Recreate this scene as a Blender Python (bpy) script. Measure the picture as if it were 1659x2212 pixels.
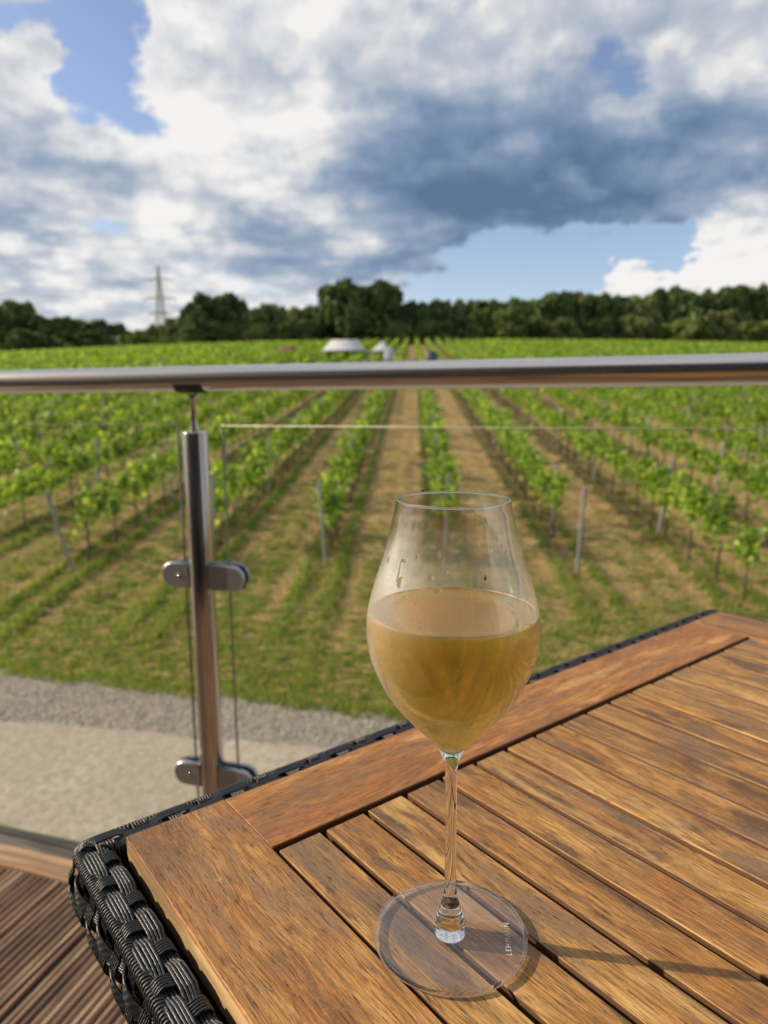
import bpy, math, random
import numpy as np
from mathutils import Matrix, Vector
rad = math.radians
for o in list(bpy.data.objects): bpy.data.objects.remove(o)
S = bpy.context.scene
COL = S.collection
random.seed(4); RNG = np.random.default_rng(11)

# ------------------------------------------------------------------ camera
CAM_Z = 1.041; PITCH = rad(9.5); ROLL = rad(-0.5); FPX = 1525.0
cam_d = bpy.data.cameras.new('camera'); cam = bpy.data.objects.new('camera', cam_d); COL.objects.link(cam)
S.camera = cam
cam_d.sensor_fit = 'VERTICAL'; cam_d.sensor_height = 36; cam_d.lens = FPX/2212*36
cam_d.clip_start = 0.02; cam_d.clip_end = 3000
MCAM = Matrix.Translation((0, 0, CAM_Z)) @ Matrix.Rotation(math.pi/2-PITCH, 4, 'X') @ Matrix.Rotation(ROLL, 4, 'Z')
cam.matrix_world = MCAM
cam_d.dof.use_dof = True; cam_d.dof.focus_distance = 0.375
cam_d.dof.aperture_fstop = (cam_d.lens/2.9); cam_d.dof.aperture_blades = 0
RC = MCAM.to_3x3()
def at(px, py, Y):
    """world point seen at photo pixel (1659x2212 scale) on the vertical plane y = Y"""
    d = RC @ Vector(((px-829.5)/FPX, -(py-1106)/FPX, -1))
    return Vector((0, 0, CAM_Z)) + d*(Y/d.y)

# ------------------------------------------------------------------ sun
SUN_AZ = rad(169); SUN_EL = rad(24)         # azimuth measured from +X towards +Y
sd = bpy.data.lights.new('sun', 'SUN'); sun = bpy.data.objects.new('sun', sd); COL.objects.link(sun)
sd.energy = 5.0; sd.angle = rad(0.53); sd.color = (1.0, 0.83, 0.62)
SDIR = Vector((math.cos(SUN_AZ)*math.cos(SUN_EL), math.sin(SUN_AZ)*math.cos(SUN_EL), math.sin(SUN_EL)))
sun.rotation_euler = SDIR.to_track_quat('Z', 'Y').to_euler()
sun.location = SDIR*30

# ------------------------------------------------------------------ view
S.view_settings.view_transform = 'Standard'; S.view_settings.look = 'None'
S.view_settings.exposure = 0.36; S.view_settings.gamma = 1
S.render.engine = 'CYCLES'
S.cycles.max_bounces = 14; S.cycles.transparent_max_bounces = 24; S.cycles.transmission_bounces = 12
S.cycles.glossy_bounces = 5; S.cycles.diffuse_bounces = 3
S.cycles.caustics_refractive = True; S.cycles.caustics_reflective = False
S.cycles.sample_clamp_indirect = 4.0; S.cycles.blur_glossy = 0.1

# ------------------------------------------------------------------ node helper
class NT:
    def __init__(s, nt): s.nt = nt; s.n = nt.nodes; s.l = nt.links
    def new(s, t, **k):
        nd = s.n.new(t)
        for a, v in k.items(): setattr(nd, a, v)
        return nd
    def put(s, inp, v):
        if v is None: return
        if isinstance(v, bpy.types.NodeSocket): s.l.new(v, inp)
        elif isinstance(v, tuple) and len(v) == 3 and inp.type == 'RGBA': inp.default_value = (*v, 1)
        else: inp.default_value = v
    def math(s, op, a, b=None, c=None, clamp=False):
        nd = s.new('ShaderNodeMath', operation=op, use_clamp=clamp)
        for i, v in enumerate((a, b, c)):
            if v is not None: s.put(nd.inputs[i], v)
        return nd.outputs[0]
    def vmath(s, op, a, b=None, sc=None):
        nd = s.new('ShaderNodeVectorMath', operation=op)
        s.put(nd.inputs[0], a)
        if b is not None: s.put(nd.inputs[1], b)
        if sc is not None: s.put(nd.inputs['Scale'], sc)
        return nd.outputs[0] if op != 'LENGTH' else nd.outputs['Value']
    def mix(s, f, a, b, mode='MIX'):
        nd = s.new('ShaderNodeMix', data_type='RGBA', blend_type=mode)
        s.put(nd.inputs[0], f); s.put(nd.inputs[6], a); s.put(nd.inputs[7], b)
        return nd.outputs[2]
    def noise(s, vec, scale, detail=4, rough=.55, dist=0, out='Fac'):
        nd = s.new('ShaderNodeTexNoise'); s.put(nd.inputs['Vector'], vec)
        nd.inputs['Scale'].default_value = scale; nd.inputs['Detail'].default_value = detail
        nd.inputs['Roughness'].default_value = rough; nd.inputs['Distortion'].default_value = dist
        return nd.outputs[out]
    def vor(s, vec, scale, out='Distance', feature='F1'):
        nd = s.new('ShaderNodeTexVoronoi', feature=feature); s.put(nd.inputs['Vector'], vec)
        nd.inputs['Scale'].default_value = scale
        return nd.outputs[out]
    def map(s, vec, loc=(0,0,0), rot=(0,0,0), sc=(1,1,1)):
        nd = s.new('ShaderNodeMapping'); s.put(nd.inputs[0], vec)
        nd.inputs[1].default_value = loc; nd.inputs[2].default_value = rot; nd.inputs[3].default_value = sc
        return nd.outputs[0]
    def ramp(s, f, stops, interp='LINEAR'):
        nd = s.new('ShaderNodeValToRGB'); cr = nd.color_ramp; cr.interpolation = interp
        while len(cr.elements) < len(stops): cr.elements.new(0.5)
        for e, (p, c) in zip(cr.elements, stops):
            e.position = p; e.color = (c, c, c, 1) if isinstance(c, (int, float)) else (*c, 1)
        s.put(nd.inputs[0], f); return nd.outputs[0]
    def range(s, v, a, b, c=0., d=1., smooth=False):
        nd = s.new('ShaderNodeMapRange'); nd.interpolation_type = 'SMOOTHSTEP' if smooth else 'LINEAR'
        s.put(nd.inputs[0], v)
        for i, x in zip((1, 2, 3, 4), (a, b, c, d)): s.put(nd.inputs[i], x)
        return nd.outputs[0]
    def bump(s, h, strength, dist):
        nd = s.new('ShaderNodeBump'); nd.inputs['Strength'].default_value = strength
        nd.inputs['Distance'].default_value = dist; s.put(nd.inputs['Height'], h); return nd.outputs[0]

def mat(name):
    m = bpy.data.materials.new(name); m.use_nodes = True
    t = NT(m.node_tree); t.n.clear(); t.out = t.new('ShaderNodeOutputMaterial')
    t.m = m
    return t
def prin(t, color, rough=.5, normal=None, link=True, **k):
    p = t.new('ShaderNodeBsdfPrincipled')
    t.put(p.inputs['Base Color'], color); t.put(p.inputs['Roughness'], rough)
    if normal is not None: t.put(p.inputs['Normal'], normal)
    for a, v in k.items(): t.put(p.inputs[a], v)
    if link: t.l.new(p.outputs[0], t.out.inputs[0])
    return p.outputs[0]
def simple(name, color, rough=.5, **k):
    t = mat(name); prin(t, color, rough, **k); return t.m

# ------------------------------------------------------------------ world : real sky with clouds
W = bpy.data.worlds.new('World'); S.world = W; W.use_nodes = True
t = NT(W.node_tree); t.n.clear()
tc = t.new('ShaderNodeTexCoord').outputs['Generated']
sep = t.new('ShaderNodeSeparateXYZ'); t.l.new(tc, sep.inputs[0])
X, Y, Z = sep.outputs
sky = t.new('ShaderNodeTexSky', sky_type='NISHITA'); sky.sun_disc = False
sky.sun_elevation = SUN_EL; sky.sun_rotation = math.pi/2-SUN_AZ; sky.air_density = 1.0; sky.dust_density = .6; sky.ozone_density = 2.0
blue = t.vmath('MULTIPLY', sky.outputs[0], (.140, .124, .126))
DEG = 57.29578
az = t.math('MULTIPLY', t.math('ARCTAN2', X, Y), DEG)
el = t.math('MULTIPLY', t.math('ARCSINE', Z), DEG)
cv = t.new('ShaderNodeCombineXYZ'); t.l.new(az, cv.inputs[0]); t.l.new(el, cv.inputs[1])
ae = cv.outputs[0]
# cloud-plane coordinates (flat layer overhead, perspective towards the horizon)
zz = t.math('ADD', t.math('MAXIMUM', Z, 0.0), 0.22)
pl = t.new('ShaderNodeCombineXYZ'); t.l.new(t.math('DIVIDE', X, zz), pl.inputs[0]); t.l.new(t.math('DIVIDE', Y, zz), pl.inputs[1])
pv = pl.outputs[0]
wn = t.noise(pv, 2.4, 5, .6, out='Color')
warp = t.vmath('MULTIPLY', t.vmath('SUBTRACT', wn, (0.5, 0.5, 0.5)), (11.0, 7.5, 0))
aw = t.vmath('ADD', ae, warp)
wn2 = t.noise(tc, 14, 4, .6, out='Color')
aw = t.vmath('ADD', aw, t.vmath('MULTIPLY', t.vmath('SUBTRACT', wn2, (0.5, 0.5, 0.5)), (4.5, 4.0, 0)))
def px2ae(px, py):
    d = RC @ Vector(((px-829.5)/FPX, -(py-1106)/FPX, -1)); d.normalize()
    return math.degrees(math.atan2(d.x, d.y)), math.degrees(math.asin(d.z))
def blob(px, py, wx, wy, weight, rot=0):
    a, e = px2ae(px, py); sx, sy = wx/FPX*DEG, wy/FPX*DEG
    nd = t.new('ShaderNodeMapping', vector_type='TEXTURE'); t.put(nd.inputs[0], aw)
    nd.inputs[1].default_value = (a, e, 0); nd.inputs[2].default_value = (0, 0, rad(rot)); nd.inputs[3].default_value = (sx, sy, 1)
    g = t.new('ShaderNodeTexGradient', gradient_type='SPHERICAL'); t.l.new(nd.outputs[0], g.inputs[0])
    return t.math('MULTIPLY', t.math('SMOOTH_MIN', g.outputs[1], 0.75, .4), weight)
def summed(lst):
    s_ = None
    for b in lst:
        v = blob(*b); s_ = v if s_ is None else t.math('ADD', s_, v)
    return s_
nA = t.noise(pv, 1.7, 8, .58, .4)
nB = t.noise(t.map(tc, loc=(3, 1, 7)), 9, 7, .6)
nC = t.noise(t.map(tc, loc=(1, 5, 2)), 24, 5, .6)
cover = summed([(262, 170, 120, 240, -1.45, 18), (60, 20, 110, 70, -1.0), (945, 35, 130, 85, -.62), (1340, 165, 150, 80, -.55, 20), (1160, 130, 150, 60, -.3), (820, 150, 120, 50, -.25),
                (235, 480, 120, 55, -.75), (440, 235, 60, 60, -.5), (550, 420, 60, 40, -.55),(85,110,60,60,.6),
                (1180, 590, 560, 120, -2.0, 8), (1560, 470, 330, 110, -1.7, 14), (1010, 600, 200, 60, .45), (850, 610, 240, 60, .35),
                (1340, 610, 75, 85, 2.3), (1415, 600, 60, 85, 1.9), (1480, 600, 80, 70, 2.0), (1600, 545, 130, 125, 3.0), (1680, 500, 120, 120, 2.2), (1250, 500, 110, 60, .5),
                (150, 340, 300, 120, .5), (600, 200, 500, 260, .5), (1050, 420, 560, 200, 1.0), (1500, 330, 330, 140, .9)])
base = t.math('ADD', t.math('MULTIPLY', t.math('SUBTRACT', nA, .5), 1.8), t.math('MULTIPLY', t.math('SUBTRACT', nB, .5), 1.6))
dens_raw = t.math('ADD', t.math('ADD', base, .50), cover)
dens = t.range(dens_raw, -.08, .26, 0, 1, True)
shade = summed([(1090, 420, 470, 205, 1.75, 4), (860, 300, 200, 90, .3), (1420, 380, 420, 130, 1.0, 10), (1640, 260, 240, 120, .45), (1330, 280, 300, 110, .25), (1450, 60, 420, 90, .35),
                (90, 330, 210, 100, .85), (50, 490, 150, 55, .6), (560, 365, 130, 45, .4), (420, 300, 300, 200, -.45), (330, 420, 260, 120, -.35), (650, 110, 160, 70, .3),
                (750, 590, 380, 70, .75), (520, 510, 200, 50, .4), (150, 600, 200, 30, .4),
                (1215, 392, 75, 42, -1.3), (1510, 345, 130, 60, -.95, 8), (760, 470, 130, 70, -.65), (640, 430, 160, 70, -.5), (700, 290, 160, 80, -.45), (1340, 600, 60, 60, -1.0), (1600, 540, 140, 130, -1.2), (1440, 610, 90, 60, -.8), (1600, 140, 180, 120, -.5),
                (430, 230, 200, 200, -.4), (200, 560, 220, 60, -.35)])
sh = t.math('ADD', shade, t.math('ADD', t.math('MULTIPLY', t.math('SUBTRACT', t.noise(t.map(pv, loc=(5, 2, 0)), 2.6, 7, .6, .3), .5), 1.9), t.math('MULTIPLY', t.math('SUBTRACT', nC, .5), .55)))
vsm = t.new('ShaderNodeTexVoronoi', feature='SMOOTH_F1'); vsm.inputs['Scale'].default_value = 5.5; vsm.inputs['Smoothness'].default_value = .6
t.put(vsm.inputs['Vector'], t.vmath('ADD', pv, t.vmath('SCALE', wn2, sc=.22)))
vs2 = t.new('ShaderNodeTexVoronoi', feature='SMOOTH_F1'); vs2.inputs['Scale'].default_value = 13; vs2.inputs['Smoothness'].default_value = .6
t.put(vs2.inputs['Vector'], t.vmath('ADD', pv, t.vmath('SCALE', wn2, sc=.12)))
puff = t.math('ADD', t.math('MULTIPLY', t.math('SUBTRACT', vsm.outputs[0], .33), 1.0), t.math('MULTIPLY', t.math('SUBTRACT', vs2.outputs[0], .33), .55))
sh = t.math('ADD', sh, puff)
sh = t.math('ADD', sh, t.math('MULTIPLY', t.math('SUBTRACT', t.math('MINIMUM', dens_raw, 1.4), .55), .20))
sh = t.math('ADD', sh, .17)
ccol = t.ramp(t.math('MULTIPLY', sh, .46), [(0, (.72, .705, .685)), (.12, (.575, .58, .59)), (.24, (.42, .45, .50)), (.40, (.275, .33, .42)), (.62, (.165, .235, .345)), (.82, (.115, .175, .28)), (1, (.085, .135, .225))])
skyc = t.mix(t.math('MULTIPLY', dens, .97), blue, ccol)
bg = t.new('ShaderNodeBackground'); t.l.new(skyc, bg.inputs[0]); bg.inputs[1].default_value = 1.0
wo = t.new('ShaderNodeOutputWorld'); t.l.new(bg.outputs[0], wo.inputs[0])
W.cycles.sampling_method = 'MANUAL'; W.cycles.sample_map_resolution = 1024

# ------------------------------------------------------------------ mesh helpers
def link(o, parent=None):
    COL.objects.link(o)
    if parent is not None: o.parent = parent
    return o
def tag(o, label=None, cat=None, group=None, kind=None):
    if label:
        n = len(label.split()); assert 4 <= n <= 16, (n, label)
        o['label'] = label
    if cat: o['category'] = cat
    if group: o['group'] = group
    if kind: o['kind'] = kind
    return o
def empty(name, loc=(0, 0, 0), rz=0.):
    o = bpy.data.objects.new(name, None); o.empty_display_size = .05; COL.objects.link(o)
    o.location = loc; o.rotation_euler = (0, 0, rz); return o
class MB:
    """collects geometry for ONE mesh"""
    def __init__(s): s.v = []; s.f = {3: [], 4: []}; s.n = 0; s.ng = []
    def add(s, verts, faces):
        verts = np.asarray(verts, float).reshape(-1, 3); faces = np.asarray(faces, int)
        if faces.size: s.f[faces.shape[1]].append(faces+s.n)
        s.v.append(verts); s.n += len(verts)
    def ngon(s, verts):
        s.ng.append(list(range(s.n, s.n+len(verts)))); s.v.append(np.asarray(verts, float)); s.n += len(verts)
    def box(s, a, b, bev=0.0):
        (x0, y0, z0), (x1, y1, z1) = a, b
        if bev <= 0:
            v = [(x, y, z) for z in (z0, z1) for y in (y0, y1) for x in (x0, x1)]
            s.add(v, [(0, 2, 3, 1), (4, 5, 7, 6), (0, 1, 5, 4), (1, 3, 7, 5), (3, 2, 6, 7), (2, 0, 4, 6)]); return
        # bevelled box: rings
        rings = []
        for z, i in ((z0, bev), (z0+bev, 0), (z1-bev, 0), (z1-bev*.3, bev*.3), (z1, bev)):
            c = bev
            rings.append([(x0+i+c*.7, y0+i, z), (x1-i-c*.7, y0+i, z), (x1-i, y0+i+c*.7, z), (x1-i, y1-i-c*.7, z), (x1-i-c*.7, y1-i, z), (x0+i+c*.7, y1-i, z), (x0+i, y1-i-c*.7, z), (x0+i, y0+i+c*.7, z)])
        s.rings(rings, caps=True)
    def rings(s, rings, caps=False, closed=True):
        R_ = np.asarray(rings, float); m, k, _ = R_.shape
        f = []
        kk = k if closed else k-1
        for i in range(m-1):
            for j in range(kk):
                a = i*k+j; b = i*k+(j+1) % k
                f.append((a, b, b+k, a+k))
        s.add(R_.reshape(-1, 3), f)
        if caps:
            s.ngon(R_[0][::-1]); s.ngon(R_[-1])
    def tube(s, pts, r, k=6, caps=True, up=None):
        P = np.asarray(pts, float); n = len(P)
        T = np.gradient(P, axis=0); T /= np.linalg.norm(T, axis=1)[:, None]+1e-12
        ref = np.array(up if up is not None else (0, 0, 1.)) if True else None
        A = np.cross(T, ref); bad = np.linalg.norm(A, axis=1) < .15
        A[bad] = np.cross(T[bad], (1., 0, 0)); A /= np.linalg.norm(A, axis=1)[:, None]
        B = np.cross(T, A)
        r = np.broadcast_to(np.asarray(r, float), (n,))
        th = np.arange(k)*2*math.pi/k
        ring = P[:, None, :]+r[:, None, None]*(A[:, None, :]*np.cos(th)[None, :, None]+B[:, None, :]*np.sin(th)[None, :, None])
        i = np.arange(n-1)[:, None]*k; j = np.arange(k)[None, :]; j2 = (j+1) % k
        f = np.stack([i+j, i+j2, i+k+j2, i+k+j], -1).reshape(-1, 4)
        s.add(ring.reshape(-1, 3), f)
        if caps: s.ngon(ring[0]); s.ngon(ring[-1][::-1])
    def lathe(s, prof, seg=64, c=(0, 0), close=False):
        th = np.arange(seg)*2*math.pi/seg
        rings = [[(c[0]+r*math.cos(a), c[1]+r*math.sin(a), h) for a in th] for r, h in prof]
        s.rings(rings)
    def mesh(s, name):
        me = bpy.data.meshes.new(name)
        V = np.concatenate(s.v) if s.v else np.zeros((0, 3))
        me.vertices.add(len(V)); me.vertices.foreach_set('co', V.astype(np.float32).ravel())
        loops = []; starts = []; n = 0
        for k in (3, 4):
            if s.f[k]:
                F = np.concatenate(s.f[k]); loops.append(F.ravel()); starts.append(n+np.arange(len(F))*k); n += F.size
        for g in s.ng: loops.append(np.array(g)); starts.append(np.array([n])); n += len(g)
        L = np.concatenate(loops).astype(np.int32); ST = np.concatenate(starts).astype(np.int32)
        me.loops.add(len(L)); me.loops.foreach_set('vertex_index', L)
        me.polygons.add(len(ST)); me.polygons.foreach_set('loop_start', ST)
        me.update(calc_edges=True); me.validate()
        return me
    def build(s, name, m, parent=None, smooth=False, angle=None):
        me = s.mesh(name); o = bpy.data.objects.new(name, me)
        if m is not None: me.materials.append(m)
        if smooth: me.polygons.foreach_set('use_smooth', np.ones(len(me.polygons), bool))
        link(o, parent)
        return o
def face_attr(me, name, vals):
    a = me.attributes.new(name, 'FLOAT', 'FACE'); a.data.foreach_set('value', np.asarray(vals, np.float32))
def fix_normals(o):
    import bmesh
    bm = bmesh.new(); bm.from_mesh(o.data); bmesh.ops.recalc_face_normals(bm, faces=bm.faces); bm.to_mesh(o.data); bm.free(); return o
def copy_tree(o, parent=None):
    c = o.copy(); COL.objects.link(c)
    if parent is not None: c.parent = parent
    for ch in list(o.children): copy_tree(ch, c)
    return c

# ------------------------------------------------------------------ materials
def obj_co(t): return t.new('ShaderNodeTexCoord').outputs['Object']
def wood(name, axis, seed, tone, red, weather, island=True, rawside=False):
    """weathered oiled hardwood; axis = grain axis in object space (0 x, 1 y)"""
    t = mat(name); co = obj_co(t)
    if island:
        ri = t.new('ShaderNodeNewGeometry').outputs['Random Per Island']
        off = t.new('ShaderNodeCombineXYZ'); t.l.new(t.math('MULTIPLY', ri, 7.3), off.inputs[0]); t.l.new(t.math('MULTIPLY', ri, 3.1), off.inputs[1]); t.l.new(t.math('MULTIPLY', ri, 5.7), off.inputs[2])
        co2 = t.vmath('ADD', co, off.outputs[0])
    else: ri = .5; co2 = co
    st = lambda a, b: (a, b, b) if axis == 0 else (b, a, b)
    L = (seed, seed*.7, seed*.3)
    c = t.map(co2, loc=L)
    wv = t.vmath('ADD', c, t.vmath('SCALE', t.vmath('SUBTRACT', t.noise(c, 9, 2, out='Color'), (.5, .5, .5)), sc=.012))
    big = t.noise(t.map(wv, sc=st(7, 26)), 1, 5, .62, .6)
    big2 = t.noise(t.map(wv, loc=(4, 4, 4), sc=st(5, 24)), 1, 6, .65, .8)
    mid = t.noise(t.map(wv, loc=(8, 1, 4), sc=st(22, 120)), 1, 6, .7)
    grain = t.noise(t.map(wv, sc=st(34, 800)), 1, 4, .62)
    pores = t.noise(t.map(wv, loc=(1, 2, 9), sc=st(60, 1150)), 1, 2, .6)
    spk = t.noise(c, 520, 3, .6)
    honey, pale, dark = tone
    col = t.mix(t.range(big, .36, .64), honey, pale)
    col = t.mix(t.math('MULTIPLY', t.range(big2, .50, .68, 0, 1, True), red), col, (.50, .165, .035))
    col = t.mix(t.range(mid, .40, .62, .48, 0), col, (.19, .085, .03))
    col = t.mix(t.range(grain, .40, .60, .68, 0), col, (.15, .065, .024))
    s1 = t.noise(t.map(wv, loc=(3, 9, 2), sc=st(7, 32)), 1, 5, .58, .9)
    s2 = t.noise(t.map(wv, loc=(13, 2, 5), sc=st(4.5, 26)), 1, 6, .62, 1.2)
    sm = t.math('MULTIPLY', t.range(t.math('ADD', t.math('MULTIPLY', s1, .75), t.math('MULTIPLY', mid, .25)), .495, .60, 0, .95, True), weather)
    col = t.mix(sm, col, dark)
    col = t.mix(t.math('MULTIPLY', t.range(s2, .50, .62, 0, .85, True), weather), col, (.20, .125, .075))
    col = t.mix(t.range(s2, .48, .34, 0, .45, True), col, (.74, .47, .19))
    col = t.mix(t.math('MULTIPLY', t.range(pores, .57, .67), .8), col, (.05, .024, .012))
    col = t.mix(t.math('MULTIPLY', t.range(spk, .58, .75), .25), col, (.66, .46, .25))
    hp = t.range(t.noise(t.map(c, loc=(5, 5, 0), sc=st(9, 16)), 1, 6, .72, 1.5), .66, .76)
    col = t.mix(t.math('MULTIPLY', hp, .35), col, (.66, .52, .34))
    if island:
        col = t.mix(1., col, t.ramp(ri, [(0, (.88, .86, .84)), (.25, (1.05, 1.08, 1.1)), (.5, (.93, .87, .8)), (.75, (1.1, 1.1, 1.06)), (1, (.98, 1.0, 1.0))]), 'MULTIPLY')
    if rawside:                                            # unoiled, dusty pale edge of the board
        sz = t.new('ShaderNodeSeparateXYZ'); t.l.new(co, sz.inputs[0])
        zf = t.range(t.math('ADD', sz.outputs[2], t.math('MULTIPLY', t.math('SUBTRACT', mid, .5), .004)), .7480, .7468, 0, .85, True)
        col = t.mix(zf, col, t.mix(t.range(big2, .4, .6), (.52, .38, .20), (.22, .145, .07)))
    h = t.math('ADD', t.math('MULTIPLY', grain, .7), t.math('MULTIPLY', pores, -.8))
    nb = t.bump(t.math('ADD', h, t.math('MULTIPLY', mid, .6)), .55, .0007)
    if not rawside:                                        # dark board edges: grime plus the shade of the gaps painted in
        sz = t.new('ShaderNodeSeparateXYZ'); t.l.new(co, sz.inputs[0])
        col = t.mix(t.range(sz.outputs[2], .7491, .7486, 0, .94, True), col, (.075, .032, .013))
    prin(t, col, t.range(mid, .3, .7, .46, .66), nb, **{'Specular IOR Level': .35})
    return t.m
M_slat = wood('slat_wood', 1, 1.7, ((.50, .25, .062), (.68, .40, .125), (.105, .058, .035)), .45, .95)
M_end = wood('end_board_wood', 1, 4.4, ((.46, .205, .050), (.62, .34, .105), (.12, .064, .033)), .6, .75, False, True)
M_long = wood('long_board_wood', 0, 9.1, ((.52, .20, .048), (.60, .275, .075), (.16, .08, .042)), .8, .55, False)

t = mat('black_rattan'); co = obj_co(t)
n = t.noise(co, 160, 3)
wv = t.new('ShaderNodeTexWave', wave_type='BANDS', bands_direction='DIAGONAL'); t.l.new(co, wv.inputs[0]); wv.inputs['Scale'].default_value = 130; wv.inputs['Distortion'].default_value = 1.5
prin(t, t.mix(n, (.005, .006, .008), (.014, .017, .023)), t.range(n, .3, .7, .36, .52), t.bump(wv.outputs[1], .2, .0006), **{'Specular IOR Level': .45})
M_rattan = t.m
M_rattan_sheen = M_rattan.copy(); M_rattan_sheen.name = 'rattan_float_sheen'  # blue-grey sky sheen of the floats put into a lighter base colour
for nd in M_rattan_sheen.node_tree.nodes:
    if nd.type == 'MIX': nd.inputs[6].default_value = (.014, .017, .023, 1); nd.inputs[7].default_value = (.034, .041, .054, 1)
M_core = simple('rattan_shadow_core', (.006, .006, .007), .8)

t = mat('brushed_steel'); co = obj_co(t)
n = t.noise(t.map(co, sc=(3, 900, 900)), 1, 3)
prin(t, (.60, .575, .56), t.range(n, .3, .7, .17, .27), t.bump(n, .05, .001), Metallic=1.0)
M_rail = t.m
t = mat('post_steel'); co = obj_co(t); n = t.noise(t.map(co, sc=(700, 700, 3)), 1, 3)
prin(t, (.50, .47, .45), t.range(n, .3, .7, .13, .2), t.bump(n, .05, .001), Metallic=1.0); M_post = t.m
M_clamp = simple('satin_clamp_metal', (.42, .44, .49), .38, Metallic=.85)
M_dark = simple('dark_rubber', (.02, .022, .022), .6)

def thin_glass(name, tint, gloss=1.0, edge=None):
    t = mat(name)
    lwt = t.new('ShaderNodeLayerWeight'); lwt.inputs[0].default_value = .5
    frs = t.math('ADD', .04, t.math('MULTIPLY', t.math('POWER', lwt.outputs['Facing'], 4.5), .9))
    tr = t.new('ShaderNodeBsdfTransparent'); t.put(tr.inputs[0], tint)
    gl = t.new('ShaderNodeBsdfGlossy'); gl.inputs['Roughness'].default_value = .015
    mx = t.new('ShaderNodeMixShader'); t.put(mx.inputs[0], t.math('MULTIPLY', frs, gloss, clamp=True)); t.l.new(tr.outputs[0], mx.inputs[1]); t.l.new(gl.outputs[0], mx.inputs[2])
    t.l.new(mx.outputs[0], t.out.inputs[0]); return t, mx
t, mx = thin_glass('balustrade_glass', (.99, .995, .99), .45); M_pane = t.m
t = mat('pane_edge_glass'); e1 = prin(t, (.22, .23, .15), .25, link=False); e2 = t.new('ShaderNodeBsdfTransparent'); em = t.new('ShaderNodeMixShader'); em.inputs[0].default_value = .4
t.l.new(e1, em.inputs[1]); t.l.new(e2.outputs[0], em.inputs[2]); t.l.new(em.outputs[0], t.out.inputs[0]); M_edge = t.m
M_solid = None
t = mat('clear_crystal'); g = t.new('ShaderNodeBsdfGlass'); g.inputs['IOR'].default_value = 1.5; g.inputs['Roughness'].default_value = 0; t.put(g.inputs[0], (.985, .985, .985)); t.l.new(g.outputs[0], t.out.inputs[0]); M_crystal = t.m
M_edge_top = simple('pane_edge_caught_light', (.60, .60, .46), .3)  # pale top edge: light caught by the glass put into the colour
# foot of the glass: thin clear disc
t, mx = thin_glass('foot_glass', (.90, .90, .93), 1.6)
lw = t.new('ShaderNodeBsdfDiffuse'); t.put(lw.inputs[0], (.75, .75, .80))
m2 = t.new('ShaderNodeMixShader'); m2.inputs[0].default_value = .045; t.l.new(mx.outputs[0], m2.inputs[1]); t.l.new(lw.outputs[0], m2.inputs[2]); t.l.new(m2.outputs[0], t.out.inputs[0])
M_foot = t.m
# bowl: thin clear wall with condensation mist (height in object space, metres)
t, mx = thin_glass('misted_bowl_glass', (.985, .985, .985), 1.9)
co = obj_co(t); sp = t.new('ShaderNodeSeparateXYZ'); t.l.new(co, sp.inputs[0])
z = sp.outputs[2]
st1 = t.noise(t.map(co, sc=(70, 70, 6)), 1, 4, .6)
st2 = t.noise(t.map(co, sc=(28, 28, 28)), 1, 3, .5)
zz_ = t.math('ADD', z, t.math('ADD', t.math('MULTIPLY', t.math('SUBTRACT', st1, .5), .030), t.math('MULTIPLY', t.math('SUBTRACT', st2, .5), .05)))
up = t.math('MULTIPLY', t.range(zz_, .190, .230, 1, 0, True), t.range(z, .176, .184, .35, 1, True))
low = t.math('MULTIPLY', t.range(z, .114, .148, 2.1, .30, True), t.range(z, .178, .184, 1, 0))
# thicker mist on the left also paints in a white sky reflection
ang = t.range(sp.outputs[0], -.043, -.010, 1, .0, True)
mist = t.math('ADD', t.math('MULTIPLY', up, t.math('ADD', .17, t.math('MULTIPLY', ang, .62))), t.math('MULTIPLY', low, .30))
drips = t.range(st1, .60, .68, 0, 1, True)
fine = t.noise(co, 900, 2)
mist = t.math('MULTIPLY', mist, t.range(fine, .3, .7, .85, 1.12), clamp=True)
df = t.new('ShaderNodeBsdfDiffuse'); t.put(df.inputs[0], (.90, .88, .86))
tl = t.new('ShaderNodeBsdfTranslucent'); t.put(tl.inputs[0], (.97, .96, .94))
ma = t.new('ShaderNodeMixShader'); ma.inputs[0].default_value = .86; t.l.new(df.outputs[0], ma.inputs[1]); t.l.new(tl.outputs[0], ma.inputs[2])
mb_ = t.new('ShaderNodeMixShader'); t.put(mb_.inputs[0], mist); t.l.new(mx.outputs[0], mb_.inputs[1]); t.l.new(ma.outputs[0], mb_.inputs[2])
t.l.new(mb_.outputs[0], t.out.inputs[0]); M_bowl = t.m
t, mx = thin_glass('inner_bowl_glass', (.99, .99, .99), 1.3); M_bowl_in = t.m

# wine : amber, refracting, slightly scattering body seen through the misted wall
t = mat('amber_wine'); co = obj_co(t)
g = t.new('ShaderNodeBsdfRefraction'); g.inputs['IOR'].default_value = 1.34; g.inputs['Roughness'].default_value = .19; t.put(g.inputs[0], (1., .81, .29))
gl = t.new('ShaderNodeBsdfGlossy'); gl.inputs['Roughness'].default_value = .06
fr = t.new('ShaderNodeFresnel'); fr.inputs[0].default_value = 1.33
m1 = t.new('ShaderNodeMixShader'); t.l.new(fr.outputs[0], m1.inputs[0]); t.l.new(g.outputs[0], m1.inputs[1]); t.l.new(gl.outputs[0], m1.inputs[2])
tl = t.new('ShaderNodeBsdfTranslucent'); t.put(tl.inputs[0], (1., .74, .22))
df = t.new('ShaderNodeBsdfDiffuse'); t.put(df.inputs[0], (.85, .50, .14))
ma = t.new('ShaderNodeMixShader'); ma.inputs[0].default_value = .25; t.l.new(tl.outputs[0], ma.inputs[1]); t.l.new(df.outputs[0], ma.inputs[2])
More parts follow.
